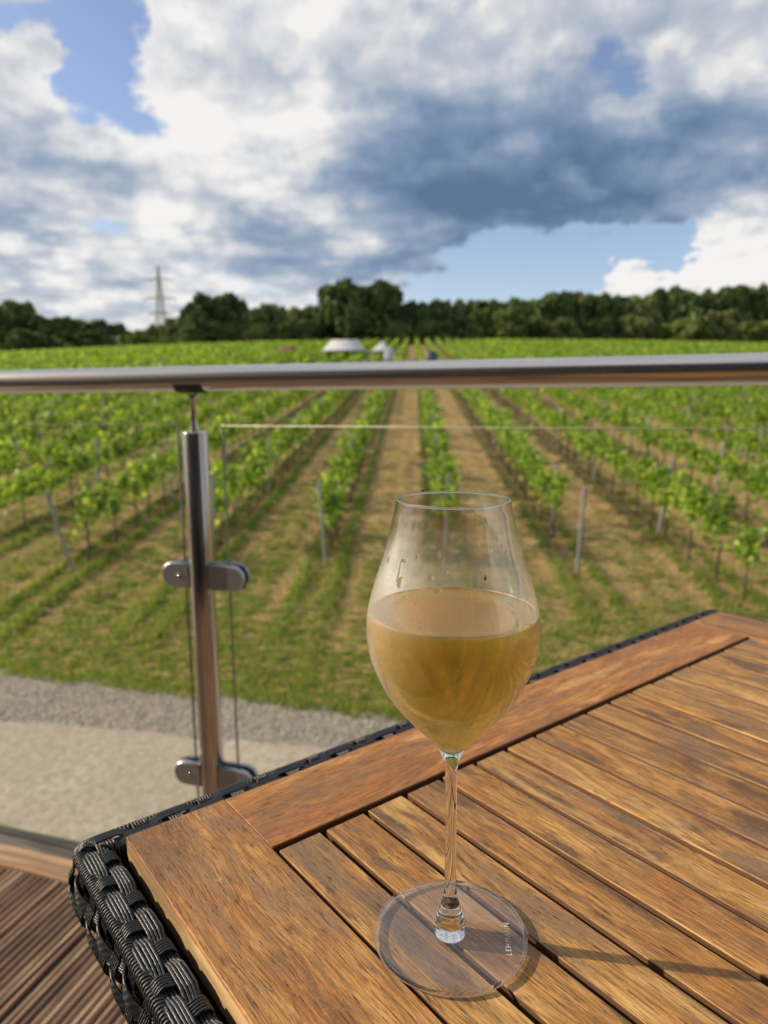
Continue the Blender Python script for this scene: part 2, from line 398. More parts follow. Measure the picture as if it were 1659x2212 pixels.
pr_ = prin(t, (1.0, .63, .12), .3, link=False, **{'Subsurface Weight': 1.0, 'Subsurface Radius': (1.0, .75, .30), 'Subsurface Scale': .055, 'IOR': 1.33})
m3 = t.new('ShaderNodeMixShader'); m3.inputs[0].default_value = .75; t.l.new(ma.outputs[0], m3.inputs[1]); t.l.new(pr_, m3.inputs[2])
bf = t.new('ShaderNodeNewGeometry').outputs['Backfacing']
m2 = t.new('ShaderNodeMixShader'); t.put(m2.inputs[0], t.math('MULTIPLY', t.math('SUBTRACT', 1, bf), .30)); t.l.new(m1.outputs[0], m2.inputs[1]); t.l.new(m3.outputs[0], m2.inputs[2])
t.l.new(m2.outputs[0], t.out.inputs[0]); M_wine = t.m
M_menisc = simple('wine_meniscus', (.85, .55, .25), .2)
t = mat('frosted_etching'); e1 = prin(t, (.75, .75, .75), .5, link=False); e2 = t.new('ShaderNodeBsdfTransparent'); em = t.new('ShaderNodeMixShader'); em.inputs[0].default_value = .5
t.l.new(e1, em.inputs[1]); t.l.new(e2.outputs[0], em.inputs[2]); t.l.new(em.outputs[0], t.out.inputs[0]); M_etch = t.m

# ------------------------------------------------------------------ ground shape
GZ = -2.55
def gz(x, y):
    x = np.asarray(x, float); y = np.asarray(y, float)
    d = np.clip(y-9.3, 0, None)
    d1 = np.clip(d, 0, 171)
    r = .5*.0845*np.minimum(d1, 2.)**2/2.+np.clip(d1-2., 0, None)*.0845+4.2e-5*d1**2
    lat = np.where(x < 0, .00030, .00021)*np.clip(np.abs(x), 0, 140)**2*(np.clip(y, 0, 190)/180.)**2
    beyond = np.clip(y-181, 0, 900)*-.012
    return GZ+r-lat+beyond
RD = math.tan(rad(2.5))                                   # rows run 2.5 degrees right of straight ahead

t = mat('mown_grass_and_straw'); co = obj_co(t)
rc = t.map(co, rot=(0, 0, rad(2.5)))                     # row-aligned
sp = t.new('ShaderNodeSeparateXYZ'); t.l.new(rc, sp.inputs[0])
n1 = t.noise(rc, .55, 5, .6); n2 = t.noise(t.map(rc, sc=(1, 1.6, 1)), 1.9, 5, .65); n3 = t.noise(t.map(rc, sc=(1, 2.0, 1)), 4.2, 7, .72, .4)
n4 = t.noise(rc, 26, 5, .7); n5 = t.noise(t.map(rc, loc=(7, 3, 0), sc=(1, 2.2, 1)), 3.1, 6, .7, .6)
ph = t.math('FRACT', t.math('DIVIDE', t.math('ADD', sp.outputs[0], 240-.65), 2.4))
track = t.math('ABSOLUTE', t.math('SUBTRACT', ph, .5))         # .5 at row, 0 in mid alley
wob = t.math('ADD', track, t.math('MULTIPLY', t.math('SUBTRACT', n2, .5), .14))
fwd = t.range(sp.outputs[1], 8.6, 13.5, 0, 1, True)
depth = t.range(sp.outputs[1], 10.5, 16, 0, 1, True)
under = t.math('MULTIPLY', t.range(wob, .43, .475, 0, 1, True), depth)                    # bare strip below the vines
ridge = t.math('MULTIPLY', t.range(t.math('ABSOLUTE', t.math('SUBTRACT', wob, .375)), .02, .075, 1, 0, True), fwd)   # uncut grass beside it
ruts = t.math('MULTIPLY', t.range(t.math('ABSOLUTE', t.math('SUBTRACT', wob, .235)), .015, .065, 1, 0, True), fwd)   # wheel tracks
right = t.range(t.math('ADD', sp.outputs[0], t.math('MULTIPLY', n1, 3)), -3, 4.5, 0, 1, True)
drybase = t.math('ADD', t.math('MULTIPLY', n2, .35), t.math('MULTIPLY', n3, .8))
dry = t.math('ADD', drybase, t.math('ADD', t.math('MULTIPLY', ruts, .13), t.math('MULTIPLY', depth, .035)))
dry = t.math('SUBTRACT', dry, t.math('MULTIPLY', ridge, .10))
dry = t.math('ADD', dry, t.math('MULTIPLY', t.math('MULTIPLY', right, t.math('ADD', depth, .45)), .06))
dryf = t.range(dry, .550, .655, 0, 1, True)
grass = t.mix(t.range(n5, .38, .60), (.018, .062, .004), (.26, .35, .03))
grass = t.mix(t.range(n1, .42, .62, 0, .5), grass, (.17, .29, .035))
grass = t.mix(t.math('MULTIPLY', ridge, .35), grass, (.10, .22, .02))
straw = t.mix(n4, (.50, .32, .14), (.88, .62, .32))
col = t.mix(dryf, grass, straw)
col = t.mix(t.math('MULTIPLY', under, t.range(n3, .36, .52)), col, (.42, .25, .12))
col = t.mix(t.range(n4, .38, .55, .7, 0), col, (.035, .04, .010))
nb = t.bump(t.math('ADD', t.math('MULTIPLY', n3, .9), t.math('MULTIPLY', n4, .35)), 1.0, .22)
prin(t, col, .9, nb, **{'Specular IOR Level': .1})
M_ground = t.m

xs = np.unique(np.concatenate([np.linspace(-900, -60, 22), np.linspace(-60, -14, 40), np.linspace(-14, 14, 197), np.linspace(14, 60, 40), np.linspace(60, 900, 22)]))
ys = np.unique(np.concatenate([np.linspace(-200, 5, 20), np.linspace(5, 24, 136), np.linspace(24, 190, 100), np.linspace(190, 1400, 20)]))
XX, YY = np.meshgrid(xs, ys)
def hnoise(x, y, seed, sc):
    r = np.random.default_rng(seed); v = np.zeros_like(x)
    for k in range(14):
        a = r.uniform(0, 2*math.pi); f = sc*r.uniform(.5, 2.2); v += np.sin((x*math.cos(a)+y*math.sin(a))*f+r.uniform(0, 6.28))
    return v/14
rel = hnoise(XX, YY, 3, 2.6)*.05+hnoise(XX, YY, 5, 7)*.035+hnoise(XX, YY, 6, 15)*.03*np.clip((30-YY)/8, 0, 1)
offx = XX-YY*RD-.65
phx = np.abs(((offx/2.4) % 1.)-.5)
mound = np.exp(-((phx-.375)/.05)**2)*.10+np.exp(-((phx-.10)/.07)**2)*.03+np.clip((phx-.42)/.08, 0, 1)*.05
rel = (rel+mound)*np.clip((YY-9.3)/3, 0, 1)*np.clip((200-YY)/30, 0, 1)
def ground_z(x, y):
    x = np.asarray(x, float); y = np.asarray(y, float)
    r = hnoise(x, y, 3, 2.6)*.05+hnoise(x, y, 5, 7)*.035
    p = np.abs((((x-y*RD-.65)/2.4) % 1.)-.5)
    r = (r+np.exp(-((p-.375)/.05)**2)*.10+np.exp(-((p-.10)/.07)**2)*.03+np.clip((p-.42)/.08, 0, 1)*.05)*np.clip((y-9.3)/3, 0, 1)*np.clip((200-y)/30, 0, 1)
    return gz(x, y)+r
ZZ = gz(XX, YY)+rel
g = MB(); ny, nx = XX.shape
idx = np.arange(ny*nx).reshape(ny, nx)
g.add(np.stack([XX, YY, ZZ], -1).reshape(-1, 3), np.stack([idx[:-1, :-1], idx[:-1, 1:], idx[1:, 1:], idx[1:, :-1]], -1).reshape(-1, 4))
tag(g.build('ground', M_ground, smooth=True), 'sloping vineyard ground of patchy green grass and dry straw', kind='structure')

# gravel verge and sandy track as sheets over the flat part
def strip(name, m, edgeN, edgeF, z, label):
    b = MB(); x = np.linspace(-45, 45, 361)
    yn = edgeN(x); yf = edgeF(x)
    rows = [np.stack([x, yn+(yf-yn)*k, np.full_like(x, z)], -1) for k in (0, .33, .66, 1)]
    V = np.concatenate(rows); i = np.arange(360)
    F = np.concatenate([np.stack([i+361*k, i+1+361*k, i+1+361*(k+1), i+361*(k+1)], -1) for k in range(3)])
    b.add(V, F); return tag(b.build(name, m), label, kind='structure')
def wig(x, s, a): return hnoise(x, x*0, s, 2.2)*a+hnoise(x, x*0, s+1, 7)*a*.6
t = mat('loose_gravel'); co = obj_co(t)
v = t.vor(co, 46); vc = t.vor(co, 46, 'Color'); n = t.noise(co, 1.5, 4)
sv = t.new('ShaderNodeSeparateColor'); t.l.new(vc, sv.inputs[0])
c = t.mix(sv.outputs[0], (.33, .30, .255), (.62, .58, .50)); c = t.mix(t.range(v, .35, .6, 0, .7), c, (.14, .12, .09)); c = t.mix(t.range(n, .45, .7, 0, .5), c, (.40, .33, .24))
prin(t, c, .9, t.bump(t.math('MULTIPLY', v, -1), 1.0, .03)); M_gravel = t.m
t = mat('sandy_track'); co = obj_co(t)
n = t.noise(co, .9, 6, .6); n2 = t.noise(co, 11, 5, .7); n3 = t.noise(co, 60, 3, .7)
c = t.mix(t.range(n, .35, .65), (.37, .315, .25), (.47, .41, .335)); c = t.mix(t.range(n2, .38, .62), c, (.29, .245, .19)); c = t.mix(t.range(n3, .45, .7, 0, .35), c, (.62, .55, .44))
prin(t, c, .95, t.bump(t.math('ADD', n2, t.math('MULTIPLY', n3, .3)), .8, .03)); M_sand = t.m
fe = lambda x: 7.52-.262*x+wig(x, 21, .35)
ge = lambda x: 6.62-.19*x+wig(x, 31, .22)
strip('gravel_verge', M_gravel, lambda x: ge(x)-.25, fe, GZ+.010, 'loose grey gravel verge between the grass and the sandy track')
strip('sandy_track', M_sand, lambda x: x*0-30, ge, GZ+.022, 'pale compacted sandy track below the terrace')

# loose stones
b = MB(); N = 7000
ico = np.array([(1,0,0),(-1,0,0),(0,1,0),(0,-1,0),(0,0,1),(0,0,-1)], float)
icf = np.array([(0,2,4),(2,1,4),(1,3,4),(3,0,4),(2,0,5),(1,2,5),(3,1,5),(0,3,5)])
x = RNG.uniform(-6.5, 3, N); e0 = ge(x)-.15; e1 = fe(x)+.05
y = e0+(e1-e0)*RNG.beta(1.3, 1.1, N); r = RNG.uniform(.008, .021, N)
V = ico[None]*RNG.uniform(.55, 1.2, (N, 6, 1))*r[:, None, None]; V[:, :, 2] *= .7
V += np.stack([x, y, np.full(N, GZ+.018)], -1)[:, None, :]
b.add(V.reshape(-1, 3), (icf[None]+6*np.arange(N)[:, None, None]).reshape(-1, 3))
t = mat('gravel_stone'); ri = t.new('ShaderNodeNewGeometry').outputs['Random Per Island']
prin(t, t.ramp(ri, [(0, (.25, .23, .20)), (.5, (.42, .39, .34)), (1, (.66, .63, .57))]), .85)
tag(b.build('gravel_stones', t.m), 'loose pale grey stones scattered over the gravel verge', 'gravel', kind='stuff')

# grass tufts
def tufts(name, N, x, y, hmin, hmax, m, label, lean=.5, blades=5, w=.006):
    z = np.where(y < 9.3, GZ, 0)+np.where(y >= 9.3, ground_z(x, y), 0)
    B = blades; n = N*B
    a = RNG.uniform(0, 2*math.pi, (N, B)); h = RNG.uniform(hmin, hmax, (N, B)); l = RNG.uniform(.2, 1., (N, B))*lean*h
    bx = x[:, None]+RNG.normal(0, .018, (N, B)); by = y[:, None]+RNG.normal(0, .018, (N, B)); bz = np.broadcast_to(z[:, None], (N, B))
    ww = w*RNG.uniform(.7, 1.5, (N, B))
    ca, sa = np.cos(a), np.sin(a)
    P0 = np.stack([bx-sa*ww, by+ca*ww, bz-.01], -1); P1 = np.stack([bx+sa*ww, by-ca*ww, bz-.01], -1); P2 = np.stack([bx+ca*l, by+sa*l, bz+h], -1)
    V = np.stack([P0, P1, P2], 2).reshape(-1, 3)
    b = MB(); b.add(V, np.arange(n*3).reshape(-1, 3)); return tag(b.build(name, m), label, 'grass', kind='stuff')
def leafmat(name, stops, trans, tcol, attr='Random Per Island', rough=.5, tmix=.4):
    t = mat(name); ri = t.new('ShaderNodeNewGeometry').outputs['Random Per Island']
    oi = t.new('ShaderNodeObjectInfo').outputs['Random']
    c = t.ramp(ri, stops)
    c = t.mix(1., c, t.ramp(oi, [(0, (.8, .84, .78)), (1, (1.15, 1.12, 1.1))]), 'MULTIPLY')
    p = prin(t, c, rough, link=False, **{'Specular IOR Level': .35})
    tl = t.new('ShaderNodeBsdfTranslucent'); t.put(tl.inputs[0], t.mix(1., c, tcol, 'MULTIPLY'))
    mx = t.new('ShaderNodeMixShader'); mx.inputs[0].default_value = tmix; t.l.new(p, mx.inputs[1]); t.l.new(tl.outputs[0], mx.inputs[2])
    t.l.new(mx.outputs[0], t.out.inputs[0]); return t.m
M_grass = leafmat('grass_blades', [(0, (.06, .13, .015)), (.45, (.14, .24, .035)), (.72, (.28, .33, .06)), (.8, (.50, .38, .18)), (1, (.62, .47, .25))], .3, (1.6, 1.7, .9))
N = 52000
y = 7.0+RNG.beta(1.0, 1.9, N)*17; x = RNG.uniform(-1, 1, N)*(y*.62+1)
dens_ = hnoise(x, y, 8, 1.5)+hnoise(x, y, 9, 4.)*.8
phs = np.abs((((x-y*RD-.65)/2.4) % 1.)-.5)
rdg = np.abs(phs-.375) < .07
ok = (y > fe(x)-.12) & (((dens_ > 0) & (RNG.random(N) < .7)) | (RNG.random(N) < .2) | (rdg & (hnoise(x, y, 71, 1.1)+hnoise(x, y, 72, 3.) > -.12)))
tufts('grass_tufts', int(ok.sum()), x[ok], y[ok], np.where(rdg[ok] & (y[ok] > 10), .04, .03)[:, None], np.where(rdg[ok] & (y[ok] > 10), .12, .09)[:, None], M_grass, 'short rough grass tufts over the slope in front of the vines', blades=6, w=.005)
# ragged edge of turf beside gravel
N = 2600; x = RNG.uniform(-7, 3, N); y = fe(x)+RNG.normal(.04, .09, N)
tufts('turf_edge', N, x, y, .03, .09, M_grass, 'ragged line of grass where turf meets the gravel', blades=6)

# ------------------------------------------------------------------ vines
M_vine = leafmat('vine_leaves', [(0, (.05, .115, .012)), (.35, (.125, .235, .028)), (.7, (.23, .36, .045)), (1, (.42, .52, .12))], .5, (1.6, 1.55, .75), rough=.42, tmix=.48)
t = mat('vine_bark'); co = obj_co(t); n = t.noise(t.map(co, sc=(60, 60, 12)), 1, 4)
prin(t, t.mix(n, (.05, .035, .025), (.15, .11, .08)), .9, t.bump(n, .8, .01)); M_bark = t.m
def leaves(mb, C, size, rng, upbias=.3):
    """folded five-cornered leaves at points C"""
    n = len(C); s = size*rng.uniform(.6, 1.25, n)
    nrm = rng.normal(0, 1, (n, 3)); nrm[:, 2] += upbias*2; nrm /= np.linalg.norm(nrm, axis=1)[:, None]
    tg = np.cross(nrm, rng.normal(0, 1, (n, 3))); tg /= np.linalg.norm(tg, axis=1)[:, None]
    bt = np.cross(nrm, tg)
    shp = np.array([(-.15, -.45, .0), (.28, -.5, .12), (.5, .02, .10), (.22, .32, .06), (0, .62, -.06), (-.22, .32, .06), (-.5, .02, .10), (-.28, -.5, .12)])
    V = C[:, None, :]+s[:, None, None]*(shp[None, :, 0:1]*tg[:, None]+shp[None, :, 1:2]*bt[:, None]+shp[None, :, 2:3]*nrm[:, None])
    o = np.arange(n)[:, None]*8
    F = np.concatenate([o+np.array([0, 1, 2, 3]), o+np.array([0, 3, 4, 5]), o+np.array([0, 5, 6, 7])])
    mb.add(V.reshape(-1, 3), F)
def make_vine(seed):
    rng = np.random.default_rng(seed)
    root = empty('grape_vine')
    tb = MB(); hh = rng.uniform(.72, .85)
    z = np.linspace(-.05, hh, 9)
    pts = np.stack([np.cumsum(rng.normal(0, .012, 9)), np.cumsum(rng.normal(0, .014, 9)), z], -1); pts[:, :2] -= pts[0, :2]
    tb.tube(pts, np.linspace(.030, .018, 9), 7)
    top = pts[-1]
    for sgn in (-1, 1):                                   # cordon arms along the wire
        q = np.stack([top[0]+rng.normal(0, .01, 6), top[1]+sgn*np.linspace(0, .5, 6), top[2]+np.array([0, .03, .05, .05, .045, .05])], -1)
        tb.tube(q, np.linspace(.016, .008, 6), 6)
    C = []
    for k in range(int(rng.integers(9, 14))):            # upright shoots
        y0 = float(np.clip(rng.normal(0, .31), -.47, .47)); ln = rng.uniform(.28, .78); lx, ly = rng.normal(0, .20), rng.normal(0, .14)
        s_ = np.linspace(0, 1, 6)
        q = np.stack([lx*s_**1.4, y0+ly*s_, hh+.04+ln*s_-.12*s_**3*abs(lx)*3], -1)
        tb.tube(q, np.linspace(.006, .003, 6), 4, caps=False)
        m = int(ln*33)
        u = rng.uniform(0, 1, m)
        C.append(np.stack([np.interp(u, s_, q[:, 0])+rng.normal(0, .075, m), np.interp(u, s_, q[:, 1])+rng.normal(0, .07, m), np.interp(u, s_, q[:, 2])+rng.normal(0, .05, m)], -1))
    m = 40
    C.append(np.stack([rng.normal(0, .12, m), rng.uniform(-.5, .5, m), hh+rng.normal(.02, .12, m)], -1))
    tb.build('trunk', M_bark, root, smooth=True)
    lb = MB(); leaves(lb, np.concatenate(C), .115, rng, .25); lb.build('foliage', M_vine, root)
    return root
ROW0 = .65; PITCHR = 2.4
starts = {-4: 14.8, -3: 13.9, -2: 15.0, -1: 14.3, 0: 14.6, 1: 15.2, 2: 11.4, 3: 10.7, 4: 10.2}
UNI = ['first', 'second', 'third', 'fourth', 'fifth', 'sixth', 'seventh', 'eighth', 'ninth', 'tenth', 'eleventh', 'twelfth', 'thirteenth', 'fourteenth', 'fifteenth', 'sixteenth', 'seventeenth', 'eighteenth', 'nineteenth', 'twentieth', 'twenty-first', 'twenty-second', 'twenty-third', 'twenty-fourth', 'twenty-fifth']
def ordn(i): return UNI[i]
def rowname(k):
    if k == 0: return 'the row directly behind the glass'
    side = 'left' if k < 0 else 'right'
    return 'the %s row %s of the glass' % (ordn(abs(k)-1), side) if abs(k) <= 20 else 'the outer rows far to the %s' % side
cands = []
SP = 1.15
for k in range(-60, 61):
    off = ROW0+k*PITCHR; y0 = starts.get(k, 15.2 if k < 0 else 10.0)
    for i in range(0, 160):
        y = y0+i*SP
        if y > 178: break
        x = off+y*RD
        lim = y*.56+.5
        if abs(x-0) > lim+1.2: continue
        cands.append((y, k, i, x))
near = sorted(cands)[:296]
ymax = near[-1][0]; nearset = {(k, i) for _, k, i, _ in near}
protos = [make_vine(100+s) for s in range(9)]
used = [False]*9
counts = {}
for (y, k, i, x) in sorted(near, key=lambda c: (c[1], c[2])):
    p = (k*7+i*5+(i*i) % 4) % 9
    if used[p]: o = copy_tree(protos[p])
    else: o = protos[p]; used[p] = True
    o.location = (x+random.uniform(-.05, .05), y+random.uniform(-.12, .12), float(ground_z(x, y)))
    o.rotation_euler = (random.uniform(-.04, .04), random.uniform(-.05, .05), rad(-2.5)+random.choice((0, math.pi))+random.uniform(-.15, .15))
    s = random.uniform(.9, 1.1); o.scale = (s, s, s*random.uniform(.92, 1.06))
    j = counts.get(k, 0); counts[k] = j+1
    rn = rowname(k)
    if j < 25 and abs(k) <= 20: tag(o, 'leafy green vine, %s from the front in %s' % (ordn(j), rn), 'vine', 'grape vines trained in rows up the slope')
    else: tag(o, 'leafy green vine further back in %s' % rn, 'vine', 'grape vines trained in rows up the slope')
# everything beyond: one mass
far = [c for c in cands if (c[1], c[2]) not in nearset]
b = MB(); bt = MB()
fa = np.array([(c[3], c[0]) for c in far])
dist = fa[:, 1]
for lo, hi, per, size in ((0, 42, 140, .15), (42, 62, 76, .20), (62, 95, 50, .28), (95, 140, 30, .36), (140, 200, 22, .44)):
    q = fa[(dist >= lo) & (dist < hi)]
    if not len(q): continue
    n = len(q)*per
    base_ = np.repeat(q, per, 0)
    yy = base_[:, 1]+RNG.uniform(-.6, .6, n)
    vig = hnoise(base_[:, 0], yy, 44, 1.7)
    xx = base_[:, 0]+(yy-base_[:, 1])*RD+RNG.normal(0, .15, n)
    zz2 = gz(xx, yy)+.72+RNG.beta(1.6, 1.5, n)*(.88+vig*.30)
    leaves(b, np.stack([xx, yy, zz2], -1), size, RNG, .25)
q = fa[dist < 60]
for (x, y) in q:
    z0 = float(gz(x, y)); bt.tube([(x, y, z0-.1), (x+random.uniform(-.05, .05), y, z0+.45), (x, y, z0+.95)], .026, 4, caps=False)
tag(b.build('distant_vines', M_vine), 'mass of distant vine rows merging up the slope towards the trees', 'vines', kind='stuff')
tag(bt.build('distant_vine_trunks', M_bark), 'distant vine trunks under the far leafy rows', 'vines', kind='stuff')

# posts
t = mat('weathered_post'); co = obj_co(t); n = t.noise(t.map(co, sc=(40, 40, 5)), 1, 4)
prin(t, t.mix(n, (.17, .19, .20), (.40, .41, .39)), .55, t.bump(n, .4, .01), Metallic=.25); M_stake = t.m
def make_stake():
    b = MB()
    # open C section steel post with a folded top
    prof = [(-.028, -.018), (.028, -.018), (.028, .018), (.018, .018), (.018, -.008), (-.018, -.008), (-.018, .018), (-.028, .018)]
    b.rings([[(x, y, z) for x, y in prof] for z in (-.2, .4, .9, 1.3, 1.58, 1.6)], caps=True)
    for z in (.8, 1.1, 1.4): b.box((-.034, -.02, z), (-.0285, .006, z+.03))
    return b.build('vineyard_post', M_stake)
stake = make_stake(); first = True
sl = []
for k in range(-24, 25):
    off = ROW0+k*PITCHR; y0 = starts.get(k, 15.2 if k < 0 else 10.0)-.75
    for i in range(0, 20):
        y = y0+i*5.75
        if k == 1: y = 12.85 if i == 0 else 15.35+(i-1)*5.75
        if k == 2: y = 15.45+i*5.75
        if k == 3: y = 18.2+i*5.75
        if k == 0 and i == 0: y = 14.3
        x = off+y*RD
        if y < 75 and abs(k) <= 20 and abs(x) < y*.56+1: sl.append((y, k, i, x))
sl.sort()
for (y, k, i, x) in sl[:290]:
    o = stake if first else stake.copy()
    if not first: COL.objects.link(o)
    first = False
    o.location = (x, y, float(ground_z(x, y)))
    lean = {(-3, 0): (.0, -.22), (1, 0): (.0, .05), (1, 1): (0, .03), (2, 0): (0, .14), (3, 0): (0, .08), (-1, 0): (0, -.06)}.get((k, i), (random.uniform(-.03, .03), random.uniform(-.04, .04)))
    o.rotation_euler = (lean[0], lean[1], rad(random.uniform(-12, 12)))
    rn = rowname(k)
    if abs(k) <= 20: lab = 'grey metal trellis post, %s from the front in %s' % (ordn(i), rn)
    else: lab = 'grey metal trellis post further back in %s' % rn
    tag(o, lab, 'post', 'trellis posts in the vine rows')

# two made-up shiny balls standing in for glints beyond the rail
M_chrome = simple('polished_ball', (.95, .9, .8), .12, Metallic=1.0)
for n_, (px, py, lab) in enumerate(((345, 787, 'made-up shiny ball on a stake, left one of two glinting above the rail'), (500, 787, 'made-up shiny ball on a stake, right one of two glinting above the rail'))):
    p = at(px, py, 66.)
    r = empty('glint_ball', (p.x, p.y, float(ground_z(p.x, p.y)))); tag(r, lab, 'added glint ball', 'shiny balls added to give glints')
    H = p.z-float(ground_z(p.x, p.y))
    b = MB(); b.tube([(0, 0, -.1), (0, 0, H/2), (0, 0, H-.05)], .012, 8); b.build('stake', M_stake, r)
    b = MB(); b.lathe([(.0005, H-.14)]+[(.14*math.sin(a), H-.14*math.cos(a)) for a in np.linspace(.12, 3.02, 14)]+[(.0005, H+.14)], 24); b.build('ball', M_chrome, r, smooth=True)

# ------------------------------------------------------------------ marquees, vehicle, hut
t = mat('white_canvas'); co = obj_co(t); n = t.noise(co, 2, 3); prin(t, t.mix(n, (.42, .43, .47), (.52, .53, .57)), .7, t.bump(n, .4, .05)); M_canvas = t.m
M_white = simple('white_tube', (.7, .7, .7), .4)
def marquee(name, px0, px1, pye, pyt, Y, deep, ridge, label, wall=False):
    a = at(px0, pye, Y); c = at(px1, pye, Y); tp = at((px0+px1)/2, pyt, Y+deep/2)
    cx = (a.x+c.x)/2; w = (c.x-a.x)/2; eave = a.z; g0 = float(gz(cx, Y)); 
    r = empty(name, (cx, Y+deep/2, g0)); tag(r, label, 'marquee')
    e = eave-g0; T = tp.z-g0; d = deep/2
    b = MB(); rw = w*ridge
    steps = []
    for s_ in np.linspace(0, 1, 7):
        k = 1-(1-s_)**1.0; hz = e+(T-e)*(s_**(1.25 if ridge < .1 else 1.0))
        W_ = w+(rw-w)*k; D_ = d+(.05-d)*k
        steps.append([(-W_, -D_, hz), (W_, -D_, hz), (W_, D_, hz), (-W_, D_, hz)])
    b.rings(steps); b.ngon(np.array(steps[-1]))
    b.build('roof', M_canvas, r)
    b = MB(); b.rings([[(-w, -d, e-.06), (w, -d, e-.06), (w, d, e-.06), (-w, d, e-.06)], [(-w-.01, -d-.01, e), (w+.01, -d-.01, e), (w+.01, d+.01, e), (-w-.01, d+.01, e)]]); b.build('valance', M_canvas, r)
    for sx in (-1, 1):
        for sy in (-1, 1):
            b = MB(); b.box((sx*(w-.06)-.03, sy*(d-.06)-.03, 0), (sx*(w-.06)+.03, sy*(d-.06)+.03, e-.02)); b.build('leg', M_white, r)
    if wall:
        b = MB(); b.box((w*.1, -d+.005, .05), (w-.1, -d+.03, e-.1)); b.box((w-.035, -d+.1, .05), (w-.01, d-.1, e-.1)); b.build('side_wall', M_canvas, r)
    return r
marquee('marquee', 696, 790, 757, 734, 92, 4, .62, 'long white hipped marquee among the vines above the handrail')
marquee('gazebo', 802, 850, 757, 736, 84, 3, .03, 'small white peaked gazebo with side wall beside the long marquee', wall=True)
# blue farm vehicle, dark blue crate-bodied trailer
M_blue = simple('blue_paint', (.02, .06, .19), .4); M_tyre = simple('tyre_rubber', (.02, .02, .02), .8); M_glassd = simple('cab_glass', (.05, .07, .09), .1)
p = at(934, 782, 86); r = empty('farm_tractor', (p.x, p.y, float(gz(p.x, p.y)))); tag(r, 'small dark blue farm vehicle parked between the vine rows', 'tractor')
b = MB(); b.box((-.65, -.5, .5), (.65, 1.4, 1.05), .08); b.build('body', M_blue, r)
b = MB(); b.rings([[(-.6, -.3, 1.05), (.6, -.3, 1.05), (.6, .9, 1.05), (-.6, .9, 1.05)], [(-.5, -.15, 1.8), (.5, -.15, 1.8), (.5, .75, 1.8), (-.5, .75, 1.8)]], caps=True); b.build('cab', M_glassd, r)
b = MB(); b.box((-.56, -.25, 1.8), (.56, .85, 1.88), .03); b.build('roof', M_blue, r)
for sx in (-1, 1):
    for yy_, rr in ((-.2, .45), (1.1, .32)):
        b = MB(); th = np.linspace(0, 2*math.pi, 21)[:-1]
        rings = [[(sx*xx_, yy_+q_*math.cos(a), rr+q_*math.sin(a)) for a in th] for xx_, q_ in ((.62, rr*.5), (.64, rr*.95), (.70, rr), (.80, rr), (.86, rr*.95), (.88, rr*.5))]
        b.rings(rings, caps=True); b.build('wheel', M_tyre, r)
p = at(899, 783, 84); r = empty('water_butt', (p.x, p.y, float(gz(p.x, p.y)))); tag(r, 'small pale blue drum standing left of the blue farm vehicle', 'drum')
b = MB(); b.lathe([(.01, 0), (.34, 0), (.36, .1), (.38, .5), (.36, 1.0), (.33, 1.15), (.01, 1.18)], 24); b.build('barrel', simple('pale_blue_plastic', (.10, .20, .42), .5), r, smooth=True)
b = MB(); b.lathe([(.01, 1.181), (.35, 1.181), (.35, 1.24), (.01, 1.26)], 24); b.build('lid', M_blue, r)
p = at(626, 758, 110); r = empty('field_shelter', (p.x, p.y, float(gz(p.x, p.y)))); tag(r, 'small reddish brown roofed shelter among the vines left of the marquee', 'shelter')
e = p.z-float(gz(p.x, p.y))
b = MB(); b.rings([[(-1.9, -1.3, e), (1.9, -1.3, e), (1.9, 1.3, e), (-1.9, 1.3, e)], [(-.5, -.1, e+.75), (.5, -.1, e+.75), (.5, .1, e+.75), (-.5, .1, e+.75)]], caps=True); b.build('roof', simple('brown_roof', (.12, .055, .045), .8), r)
b = MB(); b.box((-1.4, -1, 0), (1.4, 1, e-.003)); b.build('wall', simple('brown_boards', (.10, .06, .05), .8), r)

# pylon
M_pylon = simple('galvanised_lattice', (.30, .32, .35), .7)
Yp = 450.; tp = at(341, 575, Yp); zb = at(341, 760, Yp).z-3
r = empty('electricity_pylon', (tp.x, Yp, zb)); tag(r, 'grey lattice electricity pylon rising behind the trees on the left', 'pylon')
H = tp.z-zb; b = MB()
def hw(z): u = z/H; return 3.6*(1-u)**1.3+1.0*(1-u)+.35
L_ = np.linspace(0, H, 15)
for sx in (-1, 1):
    for sy in (-1, 1): b.tube([(sx*hw(z), sy*hw(z), z) for z in L_], .24, 4)
for i in range(14):
    z0, z1 = L_[i], L_[i+1]; a0, a1 = hw(z0), hw(z1)
    for s in (-1, 1):
        b.tube([(-a0, s*a0, z0), (a1, s*a1, z1)], .13, 4); b.tube([(a0, s*a0, z0), (-a1, s*a1, z1)], .13, 4)
        b.tube([(s*a0, -a0, z0), (s*a1, a1, z1)], .13, 4); b.tube([(s*a0, a0, z0), (s*a1, -a1, z1)], .13, 4)
        b.tube([(-a1, s*a1, z1), (a1, s*a1, z1)], .12, 4)
b.build('tower', M_pylon, r)
for py, hl in ((605, 8.5), (645, 10.), (678, 8.)):
    z = at(341, py, Yp).z-zb; b = MB()
    for s in (-1, 1):
        for sy in (-1, 1):
            b.tube([(0, sy*hw(z), z+1.6), (s*hl, 0, z)], .15, 4); b.tube([(0, sy*hw(z), z), (s*hl, 0, z)], .15, 4)
        b.tube([(s*hl, 0, z), (s*hl, 0, z-2.4)], .16, 5)
    b.build('crossarm', M_pylon, r)

